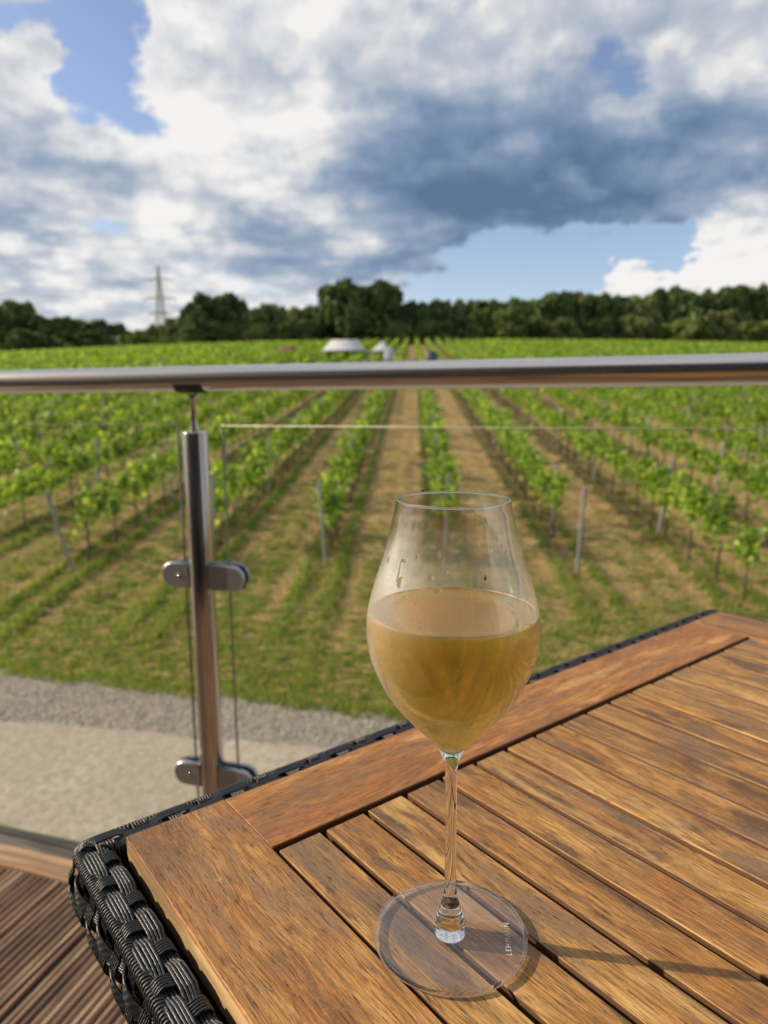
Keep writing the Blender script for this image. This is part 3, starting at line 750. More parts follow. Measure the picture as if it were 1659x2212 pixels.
# ------------------------------------------------------------------ trees
TM = [leafmat('tree_foliage', [(0, (.040, .078, .030)), (.5, (.080, .135, .045)), (1, (.15, .215, .070))], .3, (1.3, 1.4, .7), tmix=.22, rough=.6),
      leafmat('tree_foliage_olive', [(0, (.070, .095, .038)), (.5, (.14, .18, .065)), (1, (.26, .30, .12))], .3, (1.3, 1.4, .7), tmix=.22, rough=.6),
      leafmat('tree_foliage_light', [(0, (.075, .11, .03)), (.5, (.14, .19, .05)), (1, (.24, .29, .09))], .3, (1.3, 1.4, .7), tmix=.25, rough=.6)]
M_trunk = simple('tree_bark', (.09, .07, .05), .9)
def crown_mesh(seed, n=9500):
    """unit crown: x,y in [-1,1], z in [0,1]"""
    rng = np.random.default_rng(seed); lob = []
    for i in range(38):
        a = rng.uniform(0, 2*math.pi); h = rng.uniform(.08, .86); rmax = math.sqrt(max(.05, 1-((h-.42)/.62)**2))
        d = rng.uniform(.35, .76)*rmax
        lob.append((d*math.cos(a), d*math.sin(a), h, rng.uniform(.17, .30)*(1.05-.3*h)))
    lob.append((0, 0, .5, .45)); lob.append((.05, 0, .8, .2))
    P = []
    for (x, y, z, r_) in lob:
        m = int(n/len(lob)*(.6+r_*1.6))
        v = rng.normal(0, 1, (m, 3)); v /= np.linalg.norm(v, axis=1)[:, None]
        rr = r_*(1-rng.beta(1, 5, m)*.5)*(1+.13*np.sin(v[:, 0]*7+seed)*np.sin(v[:, 1]*6)*1.2)
        q = v*rr[:, None]*np.array([1.05, 1.05, .62])+np.array([x, y, z])
        q = q[q[:, 2] > .0]; P.append(q)
    P = np.concatenate(P); nn = len(P)
    mb = MB(); s = .052*rng.uniform(.6, 1.5, nn)
    nrm = rng.normal(0, 1, (nn, 3)); nrm /= np.linalg.norm(nrm, axis=1)[:, None]
    tg = np.cross(nrm, rng.normal(0, 1, (nn, 3))); tg /= np.linalg.norm(tg, axis=1)[:, None]; bt_ = np.cross(nrm, tg)
    c4 = np.array([(-1, -.6), (.3, -1), (1, .4), (-.4, 1)])
    V = P[:, None]+s[:, None, None]*(c4[None, :, 0:1]*tg[:, None]+c4[None, :, 1:2]*bt_[:, None])*np.array([1, 1, .8])
    mb.add(V.reshape(-1, 3), np.arange(nn*4).reshape(-1, 4)); return mb.mesh('crown')
CM = [[None]*3 for _ in range(7)]
for i in range(7):
    me = crown_mesh(i+1)
    for j in range(3):
        m_ = me.copy(); m_.materials.append(TM[j]); CM[i][j] = m_
def trunk_mesh():
    b = MB(); b.tube([(0, 0, -.02), (.02, 0, .2), (-.01, .02, .45), (.01, 0, .7)], [.06, .045, .035, .02], 9)
    for i in range(6):
        a = i*1.05; b.tube([(0, 0, .22+.06*i), (.3*math.cos(a), .3*math.sin(a), .38+.06*i), (.55*math.cos(a), .55*math.sin(a), .5+.06*i)], [.025, .016, .008], 6)
    me = b.mesh('trunk'); me.materials.append(M_trunk); return me
TRK = trunk_mesh()
trees = [ # px, top py, width px, distance, tint, front?
 (12, 643, 120, 196, 0), (68, 671, 80, 200, 0), (112, 679, 85, 196, 0), (155, 684, 85, 199, 0), (200, 689, 85, 196, 0), (240, 697, 70, 198, 0), (272, 709, 66, 199, 0),
 (308, 709, 66, 196, 1), (345, 695, 66, 199, 1), (380, 680, 72, 196, 1), (462, 630, 130, 192, 0), (414, 664, 70, 194, 0), (512, 648, 76, 197, 0), (548, 660, 80, 194, 1), (592, 652, 86, 197, 1),
 (640, 657, 90, 194, 1), (680, 652, 70, 198, 1), (742, 606, 140, 190, 0), (815, 603, 135, 192, 0), (780, 612, 110, 194, 0), (888, 647, 90, 197, 0), (935, 643, 90, 194, 0), (988, 640, 96, 197, 1), (1036, 644, 90, 195, 0),
 (1080, 647, 90, 198, 1), (1126, 641, 74, 194, 1), (1182, 629, 125, 191, 0), (1228, 640, 70, 198, 0), (1256, 624, 66, 196, 1), (1302, 627, 96, 193, 0), (1347, 630, 90, 197, 0), (1392, 633, 80, 194, 1),
 (1432, 622, 84, 197, 0), (1482, 617, 100, 192, 0), (1532, 620, 80, 196, 1), (1578, 611, 110, 192, 0), (1630, 608, 110, 195, 0), (1690, 612, 110, 192, 0),
 (1040, 664, 60, 186, 2), (1098, 662, 100, 184, 2), (640, 690, 90, 186, 1), (560, 694, 80, 186, 1), (1215, 682, 90, 185, 1), (1375, 676, 90, 184, 1), (1490, 682, 120, 180, 2), (1560, 668, 90, 182, 1), (1622, 692, 110, 178, 2), (300, 722, 60, 188, 2), (415, 700, 70, 187, 2), (500, 695, 70, 187, 0), (940, 690, 90, 187, 0), (860, 690, 70, 187, 1), (180, 715, 110, 188, 0), (60, 712, 110, 188, 0), (1290, 688, 80, 184, 0)]
desc = ['dark green', 'olive green', 'pale green']
srt = sorted(range(len(trees)), key=lambda i: trees[i][0])
backs = [i for i in srt if trees[i][3] >= 189.5]; fronts = [i for i in srt if i not in backs]
def fromside(lst, i):
    j = lst.index(i)
    return '%s from the left' % UNI[j] if j < len(lst)/2 else '%s from the right' % UNI[len(lst)-1-j]
special = {462: 'large round dark tree standing just right of the pylon', 742: 'tallest domed tree, left half of the big clump above the marquee', 780: 'dark tree in the middle of the big clump above the marquee', 815: 'tall domed dark tree, right half of the big clump above the marquee', 12: 'tall dark tree at the left edge of the photo', 1690: 'tall dark tree at the right edge of the photo'}
for i, (px, py, w, D, tint) in enumerate(trees):
    top = at(px, py, D); gb = float(gz(top.x, min(D, 189)))-(0.5 if D > 189 else .3)
    Ht = top.z-gb; Wd = w/FPX*D/2*1.12
    r = empty('tree' if i in backs else 'bushy_tree', (top.x, D, gb), random.uniform(0, 6.28))
    if px in special: lab = special[px]
    elif i in backs: lab = '%s tree, %s along the back treeline' % (desc[tint], fromside(backs, i))
    else: lab = 'lower %s bushy tree, %s along the front of the wood' % (desc[tint], fromside(fronts, i))
    tag(r, lab, 'tree', 'trees along the top of the vineyard')
    c = bpy.data.objects.new('crown', CM[i % 7][tint]); link(c, r); c.scale = (Wd, Wd, Ht*.98); c.location = (0, 0, Ht*.0)
    k = bpy.data.objects.new('trunk', TRK); link(k, r); k.scale = (Wd, Wd, Ht*.9)
b = MB(); N = 26000
x = RNG.uniform(-150, 150, N); y = RNG.uniform(186, 206, N); z = gz(x, np.minimum(y, 189))-.3+RNG.uniform(0, 6.2, N)*RNG.uniform(.5, 1, N)
s = RNG.uniform(.3, .7, N); nrm = RNG.normal(0, 1, (N, 3)); nrm /= np.linalg.norm(nrm, axis=1)[:, None]
tg = np.cross(nrm, RNG.normal(0, 1, (N, 3))); tg /= np.linalg.norm(tg, axis=1)[:, None]; bt_ = np.cross(nrm, tg)
c4 = np.array([(-1, -.6), (.3, -1), (1, .4), (-.4, 1)])
V = np.stack([x, y, z], -1)[:, None]+s[:, None, None]*(c4[None, :, 0:1]*tg[:, None]+c4[None, :, 1:2]*bt_[:, None])
b.add(V.reshape(-1, 3), np.arange(N*4).reshape(-1, 4)); tag(b.build('undergrowth', TM[0]), 'dark tangled undergrowth beneath the treeline trees', 'undergrowth', kind='stuff')

# ------------------------------------------------------------------ deck
WA = math.atan2(-.32, 1.)                                # rail direction
deck_m = []
def deckmat(name, stops, axis, rough=.75):
    t = mat(name); co = obj_co(t); sc = (3, 90, 60) if axis == 0 else (90, 3, 60)
    n = t.noise(t.map(co, sc=sc), 1, 5, .6, .2); n2 = t.noise(t.map(co, loc=(3, 3, 3), sc=(sc[0]*2, sc[1]*.35, 20) if axis == 0 else (sc[0]*.35, sc[1]*2, 20)), 1, 4, .6); n3 = t.noise(t.map(co, sc=tuple(v*8 for v in sc)), 1, 3)
    f = t.math('ADD', t.math('MULTIPLY', n, .6), t.math('MULTIPLY', n2, .4))
    sx_ = t.new('ShaderNodeSeparateXYZ'); t.l.new(co, sx_.inputs[0])
    cell = t.new('ShaderNodeTexWhiteNoise', noise_dimensions='1D'); t.l.new(t.math('FLOOR', t.math('DIVIDE', sx_.outputs[0 if axis == 1 else 1], .0176)), cell.inputs['W'])
    f = t.math('ADD', f, t.math('MULTIPLY', t.math('SUBTRACT', cell.outputs[0], .5), .13))
    c = t.ramp(f, [(.34, stops[0]), (.46, stops[1]), (.54, stops[2]), (.64, stops[3])]); c = t.mix(t.range(n3, .35, .6, .3, 0), c, (.05, .03, .02))
    prin(t, c, rough, t.bump(t.math('ADD', n3, n), .4, .002)); return t.m
M_deck = deckmat('reeded_deck_wood', [(.05, .028, .02), (.15, .075, .042), (.30, .18, .10), (.46, .35, .23)], 1)
M_bord = deckmat('pale_border_wood', [(.24, .14, .075), (.38, .24, .13), (.50, .34, .20), (.40, .2, .09)], 0)
M_grey = deckmat('grey_edge_wood', [(.05, .048, .045), (.10, .095, .085), (.19, .18, .16), (.25, .24, .22)], 0)
dk = empty('tmp', (0, 0, 0), WA); bpy.data.objects.remove(dk)
def reeded(b, a0, a1, c0, c1, z1, along, reeds, edge=.014, th=.028):
    """board spanning a (across) and c (along); profile of rounded reeds"""
    pr = [(a0, z1-th), (a0, z1-.004), (a0+.003, z1-.0005), (a0+edge-.002, z1-.0005)]
    w = (a1-a0-2*edge)/reeds
    for i in range(reeds):
        s = a0+edge+i*w
        pr += [(s, z1-.0045), (s+w*.14, z1-.0022), (s+w*.30, z1-.0002), (s+w*.5, z1+.0004), (s+w*.70, z1-.0002), (s+w*.86, z1-.0022)]
    pr += [(a1-edge, z1-.0045), (a1-edge+.002, z1-.0005), (a1-.003, z1-.0005), (a1, z1-.004), (a1, z1-th)]
    R_ = []
    for c in (c0, c1): R_.append([(a, c, z) if along == 'y' else (c, a, z) for a, z in pr])
    b.rings(R_, caps=True)
b = MB(); g0 = -.9426
for i in range(-9, 22):
    a = g0+i*.1515; reeded(b, a+.0035, a+.1480, -4.2, 1.102, 0, 'y', 7)
o = b.build('deck', M_deck); o.rotation_euler = (0, 0, WA); fix_normals(o); tag(o, 'reddish brown grooved timber deck boards under the table', kind='structure')
b = MB(); reeded(b, 1.106, 1.167, -2.4, 2.4, .004, 'x', 2, .012); o = b.build('deck_border', M_bord); o.rotation_euler = (0, 0, WA); fix_normals(o); tag(o, 'pale timber border board along the deck edge', kind='structure')
b = MB(); reeded(b, 1.171, 1.232, -2.4, 2.4, -.004, 'x', 3, .006); b.box((-2.4, 1.205, -.25), (2.4, 1.229, -.034)); o = b.build('deck_edge_board', M_grey); o.rotation_euler = (0, 0, WA); fix_normals(o); tag(o, 'grey weathered outer board at the deck edge', kind='structure')
b = MB()
for c in (-4, -3, -2, -1, 0, .9): b.box((-2.3, c, -.2), (2.35, c+.05, -.0295))
for a in (-2.2, 0, 2.2):
    for c in (-3.8, -1, .95): b.box((a, c, GZ), (a+.1, c+.1, -.201))
o = b.build('deck_joists', M_grey); o.rotation_euler = (0, 0, WA); tag(o, 'timber joists carrying the deck', kind='structure')

# unseen building added behind the terrace for the steel to reflect
t = mat('dark_cladding'); co = obj_co(t); n = t.noise(t.map(co, sc=(1, 1, 14)), 1, 4); prin(t, t.mix(n, (.012, .010, .009), (.035, .026, .02)), .8); M_clad = t.m
bl = empty('reflection_building', (0, 0, 0), WA); tag(bl, 'unseen dark timber clad wall with windows, added behind terrace for reflections', 'building')
b = MB(); b.box((-9, -2.9, GZ), (9, -2.25, 4.6)); b.build('wall', M_clad, bl)
b = MB(); b.rings([[(-9.4, -2.0, 4.603), (9.4, -2.0, 4.603), (9.4, -7, 6.4), (-9.4, -7, 6.4)], [(-9.4, -2.0, 4.75), (9.4, -2.0, 4.75), (9.4, -7, 6.55), (-9.4, -7, 6.55)]], caps=True); b.build('roof', simple('roof_slate', (.06, .06, .07), .7), bl)
for a in (-7, -4, -1, 2, 5):
    b = MB(); b.box((a, -2.247, .05), (a+2.2, -2.20, 2.3)); f = b.build('window', simple('window_frame_grey', (.35, .36, .38), .4), bl)
    b = MB(); b.box((a+.08, -2.198, .13), (a+2.12, -2.19, 2.22)); b.build('pane', simple('dark_window_glass', (.03, .035, .04), .05), f)

# ------------------------------------------------------------------ balustrade
PX, PY = -.3655, 1.376
rr = empty('balustrade', (PX, PY, 0), WA); tag(rr, 'stainless steel balustrade with round handrail, post and clear glass panels', 'railing')
b = MB(); th = np.linspace(0, 2*math.pi, 49)[:-1]
def cyl_x(b, x0, x1, y, z, r, k=48, n=12):
    tt = np.linspace(0, 2*math.pi, k+1)[:-1]
    b.rings([[(x, y+r*math.cos(a), z+r*math.sin(a)) for a in tt] for x in np.linspace(x0, x1, n)], caps=True)
RZ = CAM_Z+.0315
cyl_x(b, -2.6, 3.0, 0, RZ, .02415); o = b.build('handrail', M_rail, rr, smooth=True)
b = MB(); b.lathe([(.0001, .004), (.0235, .004), (.02415, .005), (.02415, .9695), (.0235, .971), (.021, .9725), (.012, .9735), (.0001, .9735)], 48)
b.lathe([(.0001, .0045), (.045, .0045), (.045, .0105), (.03, .013), (.0245, .013)], 40)
def post_at(ax):
    o = b.build('post', M_post, rr, smooth=True); o.location = (ax, 0, 0)
    q = MB(); q.lathe([(.0001, .9736), (.0075, .9736), (.0065, .976), (.0060, 1.030), (.0085, 1.033), (.0105, 1.036), (.0105, 1.0435), (.0001, 1.0435)], 24); s = q.build('stem', M_post, o, smooth=True)
    q = MB(); R_ = []
    for a in np.linspace(-1.15, 1.15, 13):       # saddle plate hugging the underside of the rail
        R_.append([(x, (.0245+e)*math.sin(a), RZ-(.0245+e)*math.cos(a)) for x, e in ((-.030, 0), (-.030, .0020), (-.025, .0028), (.025, .0028), (.030, .0020), (.030, 0))])
    q.rings(R_, caps=True); fix_normals(q.build('saddle', M_dark, o))
    for z in (.6865, .2555):
        for sx in (-1, 1):
            q = MB(); x0 = .021; x1 = .084 if sx < 0 else .100; R0 = .0255
            out = [(x0, -R0), (x1-R0, -R0)]+[(x1-R0+R0*math.sin(a), -R0*math.cos(a)) for a in np.linspace(.12, math.pi-.12, 16)]+[(x1-R0, R0), (x0, R0)]
            for (ya, yb) in ((-.0165, -.0072), (.0072, .0165)):
                rg = []
                for yy_, ins in ((ya, .002 if ya < 0 else 0), (ya+.0015, 0), (yb-.0015, 0), (yb, 0 if ya < 0 else .002)):
                    cx, k = (x0+x1)/2, 1-ins/R0
                    rg.append([(sx*(cx+(x-cx)*(1-ins/((x1-x0)/2))), yy_, z+h*k) for x, h in out])
                q.rings(rg, caps=True)
            q.box((min(sx*x0, sx*.037), -.0071, z-.02), (max(sx*x0, sx*.037), .0071, z+.02))
            c = fix_normals(q.build('glass_clamp', M_clamp, o))
            q = MB()
            for (ya, yb) in ((-.0070, -.0052), (.0052, .0070)): q.box((min(sx*.04, sx*(x1-.006)), ya, z-.021), (max(sx*.04, sx*(x1-.006)), yb, z+.021))
            q.build('gasket', M_dark, c)
            if sx == -1:
                q = MB(); q.lathe([(.0001, 0), (.0035, 0), (.0035, .0012), (.0001, .0016)], 16); s2 = q.build('screw', M_post, c); s2.location = (-.045, -.0167, z); s2.rotation_euler = (math.pi/2, 0, 0)
    return o
post_at(0.); post_at(-1.45); post_at(1.45)
for (a0, a1) in ((-1.41, -.038), (.062, 1.41)):
    q = MB(); z0, z1 = .022, .983; T_ = .005
    q.add([(a0, -T_, z0), (a1, -T_, z0), (a1, -T_, z1), (a0, -T_, z1)], [(0, 1, 2, 3)]); q.add([(a0, T_, z0), (a1, T_, z0), (a1, T_, z1), (a0, T_, z1)], [(3, 2, 1, 0)])
    o = q.build('glass_panel', M_pane, rr)
    q = MB(); e_ = .0006
    q.box((a0-e_, -T_, z0), (a0, T_, z1)); q.box((a1, -T_, z0), (a1+e_, T_, z1)); q.box((a0, -T_, z0-e_), (a1, T_, z0))
    q.build('panel_edge', M_edge, o)
    q = MB(); q.box((a0, -T_, z1), (a1, T_, z1+.0012)); q.build('top_edge', M_edge_top, o)

# ------------------------------------------------------------------ table
TZ = .75; TA = rad(37.568); LX = .787; LY = .787; BW = .071
tb = empty('garden_table', (-.1748, .4309, 0), TA)
tag(tb, 'square garden table with slatted hardwood top and black woven rattan rim', 'table')
# local frame: +x along the far long board, the table lies towards -y
def rounded_board(name, x0, x1, y0, y1, m, th=.022, bev=.0007):
    b = MB(); b.box((x0, y0, TZ-th), (x1, y1, TZ), bev); return b.build(name, m, tb)
G_ = .00035
rounded_board('end_board', 0, BW, -LY, 0, M_end)
rounded_board('end_board', LX-BW, LX, -LY, 0, M_end)
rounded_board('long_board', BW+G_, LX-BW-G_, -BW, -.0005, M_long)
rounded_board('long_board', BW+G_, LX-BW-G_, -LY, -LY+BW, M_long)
b = MB(); nS = 18; ps = (LX-2*BW)/nS
for i in range(nS):
    x0 = BW+i*ps+.0028+random.uniform(-.0004, .0004); x1 = BW+(i+1)*ps-.0023+random.uniform(-.0004, .0004)
    dz = random.uniform(-.0003, .0004)
    b.box((x0, -LY+BW+.0045, TZ-.019+dz), (x1, -BW-.0058+random.uniform(-.0006, .0006), TZ+dz-.0004), .0003)
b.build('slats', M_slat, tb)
b = MB()
for y in (-.095, -.39, -.69): b.box((BW-.04, y-.02, TZ-.045), (LX-BW+.04, y+.02, TZ-.0215))
b.build('support_rail', simple('dark_support', (.035, .02, .012), .8), tb)
b = MB()
for (x0, y0, x1, y1) in ((-.0045, -LY-.0045, .05, .0045), (LX-.05, -LY-.0045, LX+.0045, .0045), (.051, -.05, LX-.051, .0045), (.051, -LY-.0045, LX-.051, -LY+.05)): b.box((x0, y0, TZ-.052), (x1, y1, TZ-.0462))
b.build('under_frame', M_core, tb)
# woven rim -------------------------------------------------
OC = .015; ARC = .024
SEG = [((0, -LY), (0, 0), (-1, 0)), ((0, 0), (LX, 0), (0, 1)), ((LX, 0), (LX, -LY), (1, 0)), ((LX, -LY), (0, -LY), (0, -1))]
def rim_path(u, off):
    """point and outward normal on the rim; corners are mitred inside and rounded outside"""
    for (a, c, n_) in SEG:
        full = LX if a[1] == c[1] else LY; L_ = full+2*OC; d = ((c[0]-a[0])/full, (c[1]-a[1])/full)
        if u <= L_:
            s_ = min(max(u-OC, -off), full+off) if off < OC else u-OC
            return np.array([a[0]+d[0]*s_+n_[0]*off, a[1]+d[1]*s_+n_[1]*off]), np.array(n_, float), np.array(d)
        u -= L_
        if u <= ARC:
            t_ = u/ARC*math.pi/2
            nn = np.array(n_)*math.cos(t_)+np.array(d)*math.sin(t_); dd = -np.array(n_)*math.sin(t_)+np.array(d)*math.cos(t_)
            if off < OC: return np.array(c, float)+(np.array(n_)+np.array(d))*off, nn, dd
            return np.array(c, float)+(np.array(n_)+np.array(d))*OC+nn*(off-OC), nn, dd
        u -= ARC
    return np.array([-off, -LY-off]), np.array([-1., 0]), np.array([0., 1])
PER = 2*(LX+2*OC)+2*(LY+2*OC)+4*ARC
# cross-section polyline (offset outwards, height) and normal
cs = [(.0075, TZ-.014), (.0075, TZ-.0105), (.034, TZ-.0085)]
csP = [(.004, TZ-.050), (.0045, TZ-.030), (.0055, TZ-.014), (.0070, TZ-.0105), (.0100, TZ-.0092), (.0235, TZ-.0085), (.0272, TZ-.0105), (.0292, TZ-.0150), (.0300, TZ-.021), (.0305, TZ-.035), (.0300, TZ-.050), (.026, TZ-.056)]
csP = np.array(csP); ds = np.r_[0, np.cumsum(np.hypot(*np.diff(csP, axis=0).T))]
def csec(c):
    o_ = np.interp(c, ds, csP[:, 0]); z_ = np.interp(c, ds, csP[:, 1])
    e = .0015; o2 = np.interp(c+e, ds, csP[:, 0])-np.interp(c-e, ds, csP[:, 0]); z2 = np.interp(c+e, ds, csP[:, 1])-np.interp(c-e, ds, csP[:, 1])
    l = math.hypot(o2, z2); return o_, z_, -z2/l, o2/l        # normal: (offset, z), outwards/up
def P3(u, c, h):
    o_, z_, no, nz = csec(c); q, n_, d = rim_path(u, float(o_+no*h)); return (q[0], q[1], z_+nz*h)
cA = ds[3]; cTop = (ds[3]+.0075, ds[3]+.0205)                    # two bundles on the top face
w_ = .0102; c0 = ds[3]+.0050
centres = [c0, c0+w_]
cSide = ds[8]
side_c = [cSide+.007+i*.0135 for i in range(2)]
PU = .0242; A_ = .0017; cr = .00096
def wv_(u, k): 
    s = math.cos(math.pi*u/PU+k*math.pi); return max(-1, min(.8, 1.7*s))
core = MB(); us = np.linspace(0, PER, 260)
R_ = []
for u in us:
    R_.append([P3(u, c, -.0042) for c in np.linspace(.001, ds[-1]-.001, 22)])
core.rings(R_, closed=False); rim = core.build('rim_core', M_core, tb)
wb = MB(); u_f = np.linspace(0, PER, 760)
for k, cc in enumerate(centres):
    for j in range(5):
        c = cc+(j-2)*.00196; wig_ = random.uniform(-.0003, .0003)
        wb.tube([P3(u, c+wig_*math.sin(u*60+j), A_*wv_(u, k)-.0004) for u in u_f], cr, 6, caps=False)
rs = wb.build('long_strands', M_rattan_sheen, tb, smooth=True); wb = MB()
for k, cc in enumerate(side_c):
    for j in range(5):
        c = cc+(j-2)*.0021
        wb.tube([P3(u, c+.0036*math.sin(math.pi*u/PU*1.0+k*math.pi+.8), .0034*math.cos(math.pi*u/PU+(k+1)*math.pi)+.0004) for u in u_f], cr*1.05, 6, caps=False)
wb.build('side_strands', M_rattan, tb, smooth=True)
wb = MB(); nW = int(PER/PU)
for i in range(nW+1):
    uc = i*PU
    for j in range(5):
        u = uc+(j-2)*.00205
        if u < 0 or u > PER: continue
        pts = []
        for c in np.linspace(ds[2]*.6, ds[-1]-.002, 60):
            if c < cSide: h = -A_*math.cos(math.pi*i)*math.cos(math.pi*(c-c0)/w_) if c < centres[1]+.0048 else .0004
            else: h = -.0034*math.cos(math.pi*i)*math.cos(math.pi*(c-side_c[0])/.0135+math.pi)
            if c < centres[0]-.004: h = min(h, .0)
            pts.append(P3(u, c, h))
        wb.tube(pts, cr, 6, caps=False)
wb.build('cross_strands', M_rattan, tb, smooth=True)
wb = MB(); ctr_o, ctr_z, rad_ = .0262, TZ-.0130, .0036       # coil wound along the outer arris
nC_ = int(PER/.0026)
for i in range(nC_):
    u = i*.0026
    pts = []
    for a in np.linspace(-.7, 2.2, 9):
        q = rim_path(u+.0008*math.sin(a*2), ctr_o+rad_*math.cos(a))[0]; pts.append((q[0], q[1], ctr_z+rad_*math.sin(a)))
    wb.tube(pts, .00118, 5, caps=False)
wb.build('edge_coil', M_rattan, tb, smooth=True)
wb = MB()                                                     # inner binding cords beside the wood
for i in range(nC_):
    u = i*.0026; wb.tube([P3(u, c, -.0012) for c in (ds[1]+.001, ds[2], ds[2]+.0022, ds[3]+.001)], .00110, 5, caps=False)
wb.build('inner_binding', M_rattan, tb, smooth=True)
for sx, sy in ((0, 0), (1, 0), (0, 1), (1, 1)):
    b = MB(); x = .0 if sx == 0 else LX-.06; y = -.06 if sy == 0 else -LY
    R2 = []
    for z in np.linspace(.005, TZ-.0565, 60):
        e = .0012*math.sin(z*260)
        R2.append([(x-e, y-e, z), (x+.06+e, y-e, z), (x+.06+e, y+.06+e, z), (x-e, y+.06+e, z)])
    b.rings(R2, caps=True); b.build('leg', M_rattan, tb)

# ------------------------------------------------------------------ wine glass
GX, GY = .0339, .3411
wg = empty('wine_glass', (GX, GY, TZ), 0); tag(wg, 'tall stemmed misted wine glass standing on the slatted table', 'wine glass')
wg.rotation_euler = (0, 0, 0)
outer = [(.0031, .099), (.0040, .1025), (.0056, .1065), (.0078, .1108), (.0107, .1150), (.0146, .1188), (.0180, .1222), (.0216, .1262), (.0252, .1305), (.0288, .1348), (.0322, .1398), (.0355, .1455), (.0382, .1510), (.0403, .1562), (.0419, .1612), (.0429, .1662), (.0434, .1712), (.0434, .1755), (.0431, .1800), (.0424, .1850), (.0413, .1900), (.0400, .1948), (.0386, .1995), (.0370, .2045), (.0354, .2095), (.0338, .2150), (.0323, .2205), (.0309, .2260), (.0297, .2310), (.0286, .2355), (.0278, .2398)]
def dense(prof, k=3):
    P = np.array(prof); n = len(P); s = np.arange(n); q = np.linspace(0, n-1, (n-1)*k+1)
    # Catmull-Rom
    out = []
    for v in q:
        i = min(int(v), n-2); f = v-i; p0, p1, p2, p3 = P[max(i-1, 0)], P[i], P[i+1], P[min(i+2, n-1)]
        out.append(.5*((2*p1)+(-p0+p2)*f+(2*p0-5*p1+4*p2-p3)*f*f+(-p0+3*p1-3*p2+p3)*f**3))
    return [tuple(v) for v in out]
OUT = dense(outer); iB = next(i for i, p in enumerate(OUT) if p[1] > .1105)
b = MB(); b.lathe(OUT[iB:], 128); bowl = b.build('bowl', M_bowl, wg, smooth=True)
inn = [(r-.00085, h) for r, h in OUT if h > .1135]
b = MB(); b.lathe(inn[::-1], 128); o = b.build('inner_wall', M_bowl_in, bowl, smooth=True)
b = MB(); rc_ = OUT[-1][0]-.00042
tt = np.linspace(0, 2*math.pi, 11)
b.rings([[((rc_+.00052*math.cos(a))*math.cos(p_), (rc_+.00052*math.cos(a))*math.sin(p_), .2398+.00052*math.sin(a)) for a in tt[:-1]] for p_ in np.linspace(0, 2*math.pi, 129)])
fix_normals(b.build('rim', M_crystal, bowl, smooth=True))
# solid stem with the knuckle under the bowl
stem = [(.00001, .1128), (.0034, .1121), (.0060, .1118), (.0076, .1113), (.0078, .1105), (.0056, .1065), (.0040, .1025), (.0034, .0985), (.0031, .092), (.0030, .075), (.0030, .055), (.0031, .040), (.0032, .0320), (.0036, .0260), (.0042, .0222), (.0052, .0195), (.0062, .0170), (.0070, .0140), (.0077, .0110), (.0075, .0085), (.0080, .0066), (.0080, .0040), (.0076, .0012), (.00001, .0010)]
b = MB(); b.lathe(dense(stem[::-1], 3), 64); fix_normals(b.build('stem', M_crystal, wg, smooth=True))
foot = dense([(.0086, .0058), (.0096, .0055), (.012, .0050), (.018, .0044), (.026, .0039), (.034, .0035), (.0399, .0024)], 3)
b = MB(); b.lathe(foot, 128); ft = b.build('foot', M_foot, wg, smooth=True)
b = MB()
b.rings([[((.0405+.0011*math.cos(a))*math.cos(p_), (.0405+.0011*math.cos(a))*math.sin(p_), .0017+.0011*math.sin(a)) for a in np.linspace(0, 2*math.pi, 15)[:-1]] for p_ in np.linspace(0, 2*math.pi, 161)])
fix_normals(b.build('foot_rim', M_crystal, ft, smooth=True))
# etched maker's lettering on the foot
tc_ = bpy.data.curves.new('lettering', 'FONT'); tc_.body = 'LEHMANN'; tc_.size = .0042; tc_.align_x = 'CENTER'; tc_.align_y = 'CENTER'; tc_.space_character = 1.25; tc_.extrude = .00005
to = bpy.data.objects.new('tmp_text', tc_); COL.objects.link(to); bpy.context.view_layer.update()
me = bpy.data.meshes.new_from_object(to.evaluated_get(bpy.context.evaluated_depsgraph_get())); bpy.data.objects.remove(to)
me.materials.clear(); me.materials.append(M_etch)
o = bpy.data.objects.new('etched_lettering', me); link(o, ft)
P_l = at(1097, 2028, 1.)
dd = RC @ Vector(((1097-829.5)/FPX, -(2028-1106)/FPX, -1)); k_ = (TZ+.004-CAM_Z)/dd.z; wp = Vector((0, 0, CAM_Z))+dd*k_
o.location = (wp.x-GX, wp.y-GY, .0041); o.rotation_euler = (0, 0, rad(84))
# wine
WL = .1838
inw = [(r-.0010, h) for r, h in OUT if .1142 < h < WL]
rl = np.interp(WL, [h for r, h in OUT], [r for r, h in OUT])-.0010
prof = [(.00001, inw[0][1]-.0012), (inw[0][0]*.6, inw[0][1]-.0007)]+inw+[(rl, WL), (rl-.0006, WL-.0004), (rl-.002, WL-.0007), (rl*.5, WL-.0008), (.00001, WL-.0008)]
b = MB(); b.lathe(prof, 128)
wn_ = b.build('white_wine', M_wine, smooth=True); wn_.location = (GX, GY, TZ); fix_normals(wn_)
tag(wn_, 'chilled amber wine filling the lower half of the glass', 'wine')
b = MB(); R3 = []
for p_ in np.linspace(0, 2*math.pi, 161):
    rw = .00026*(1+.35*math.sin(p_*9)+.2*math.sin(p_*23))
    R3.append([((rl-.0002+rw*math.cos(a))*math.cos(p_), (rl-.0002+rw*math.cos(a))*math.sin(p_), WL+.0001+rw*math.sin(a)) for a in np.linspace(0, 2*math.pi, 9)[:-1]])
b.rings(R3); b.build('meniscus', M_menisc, wn_, smooth=True)
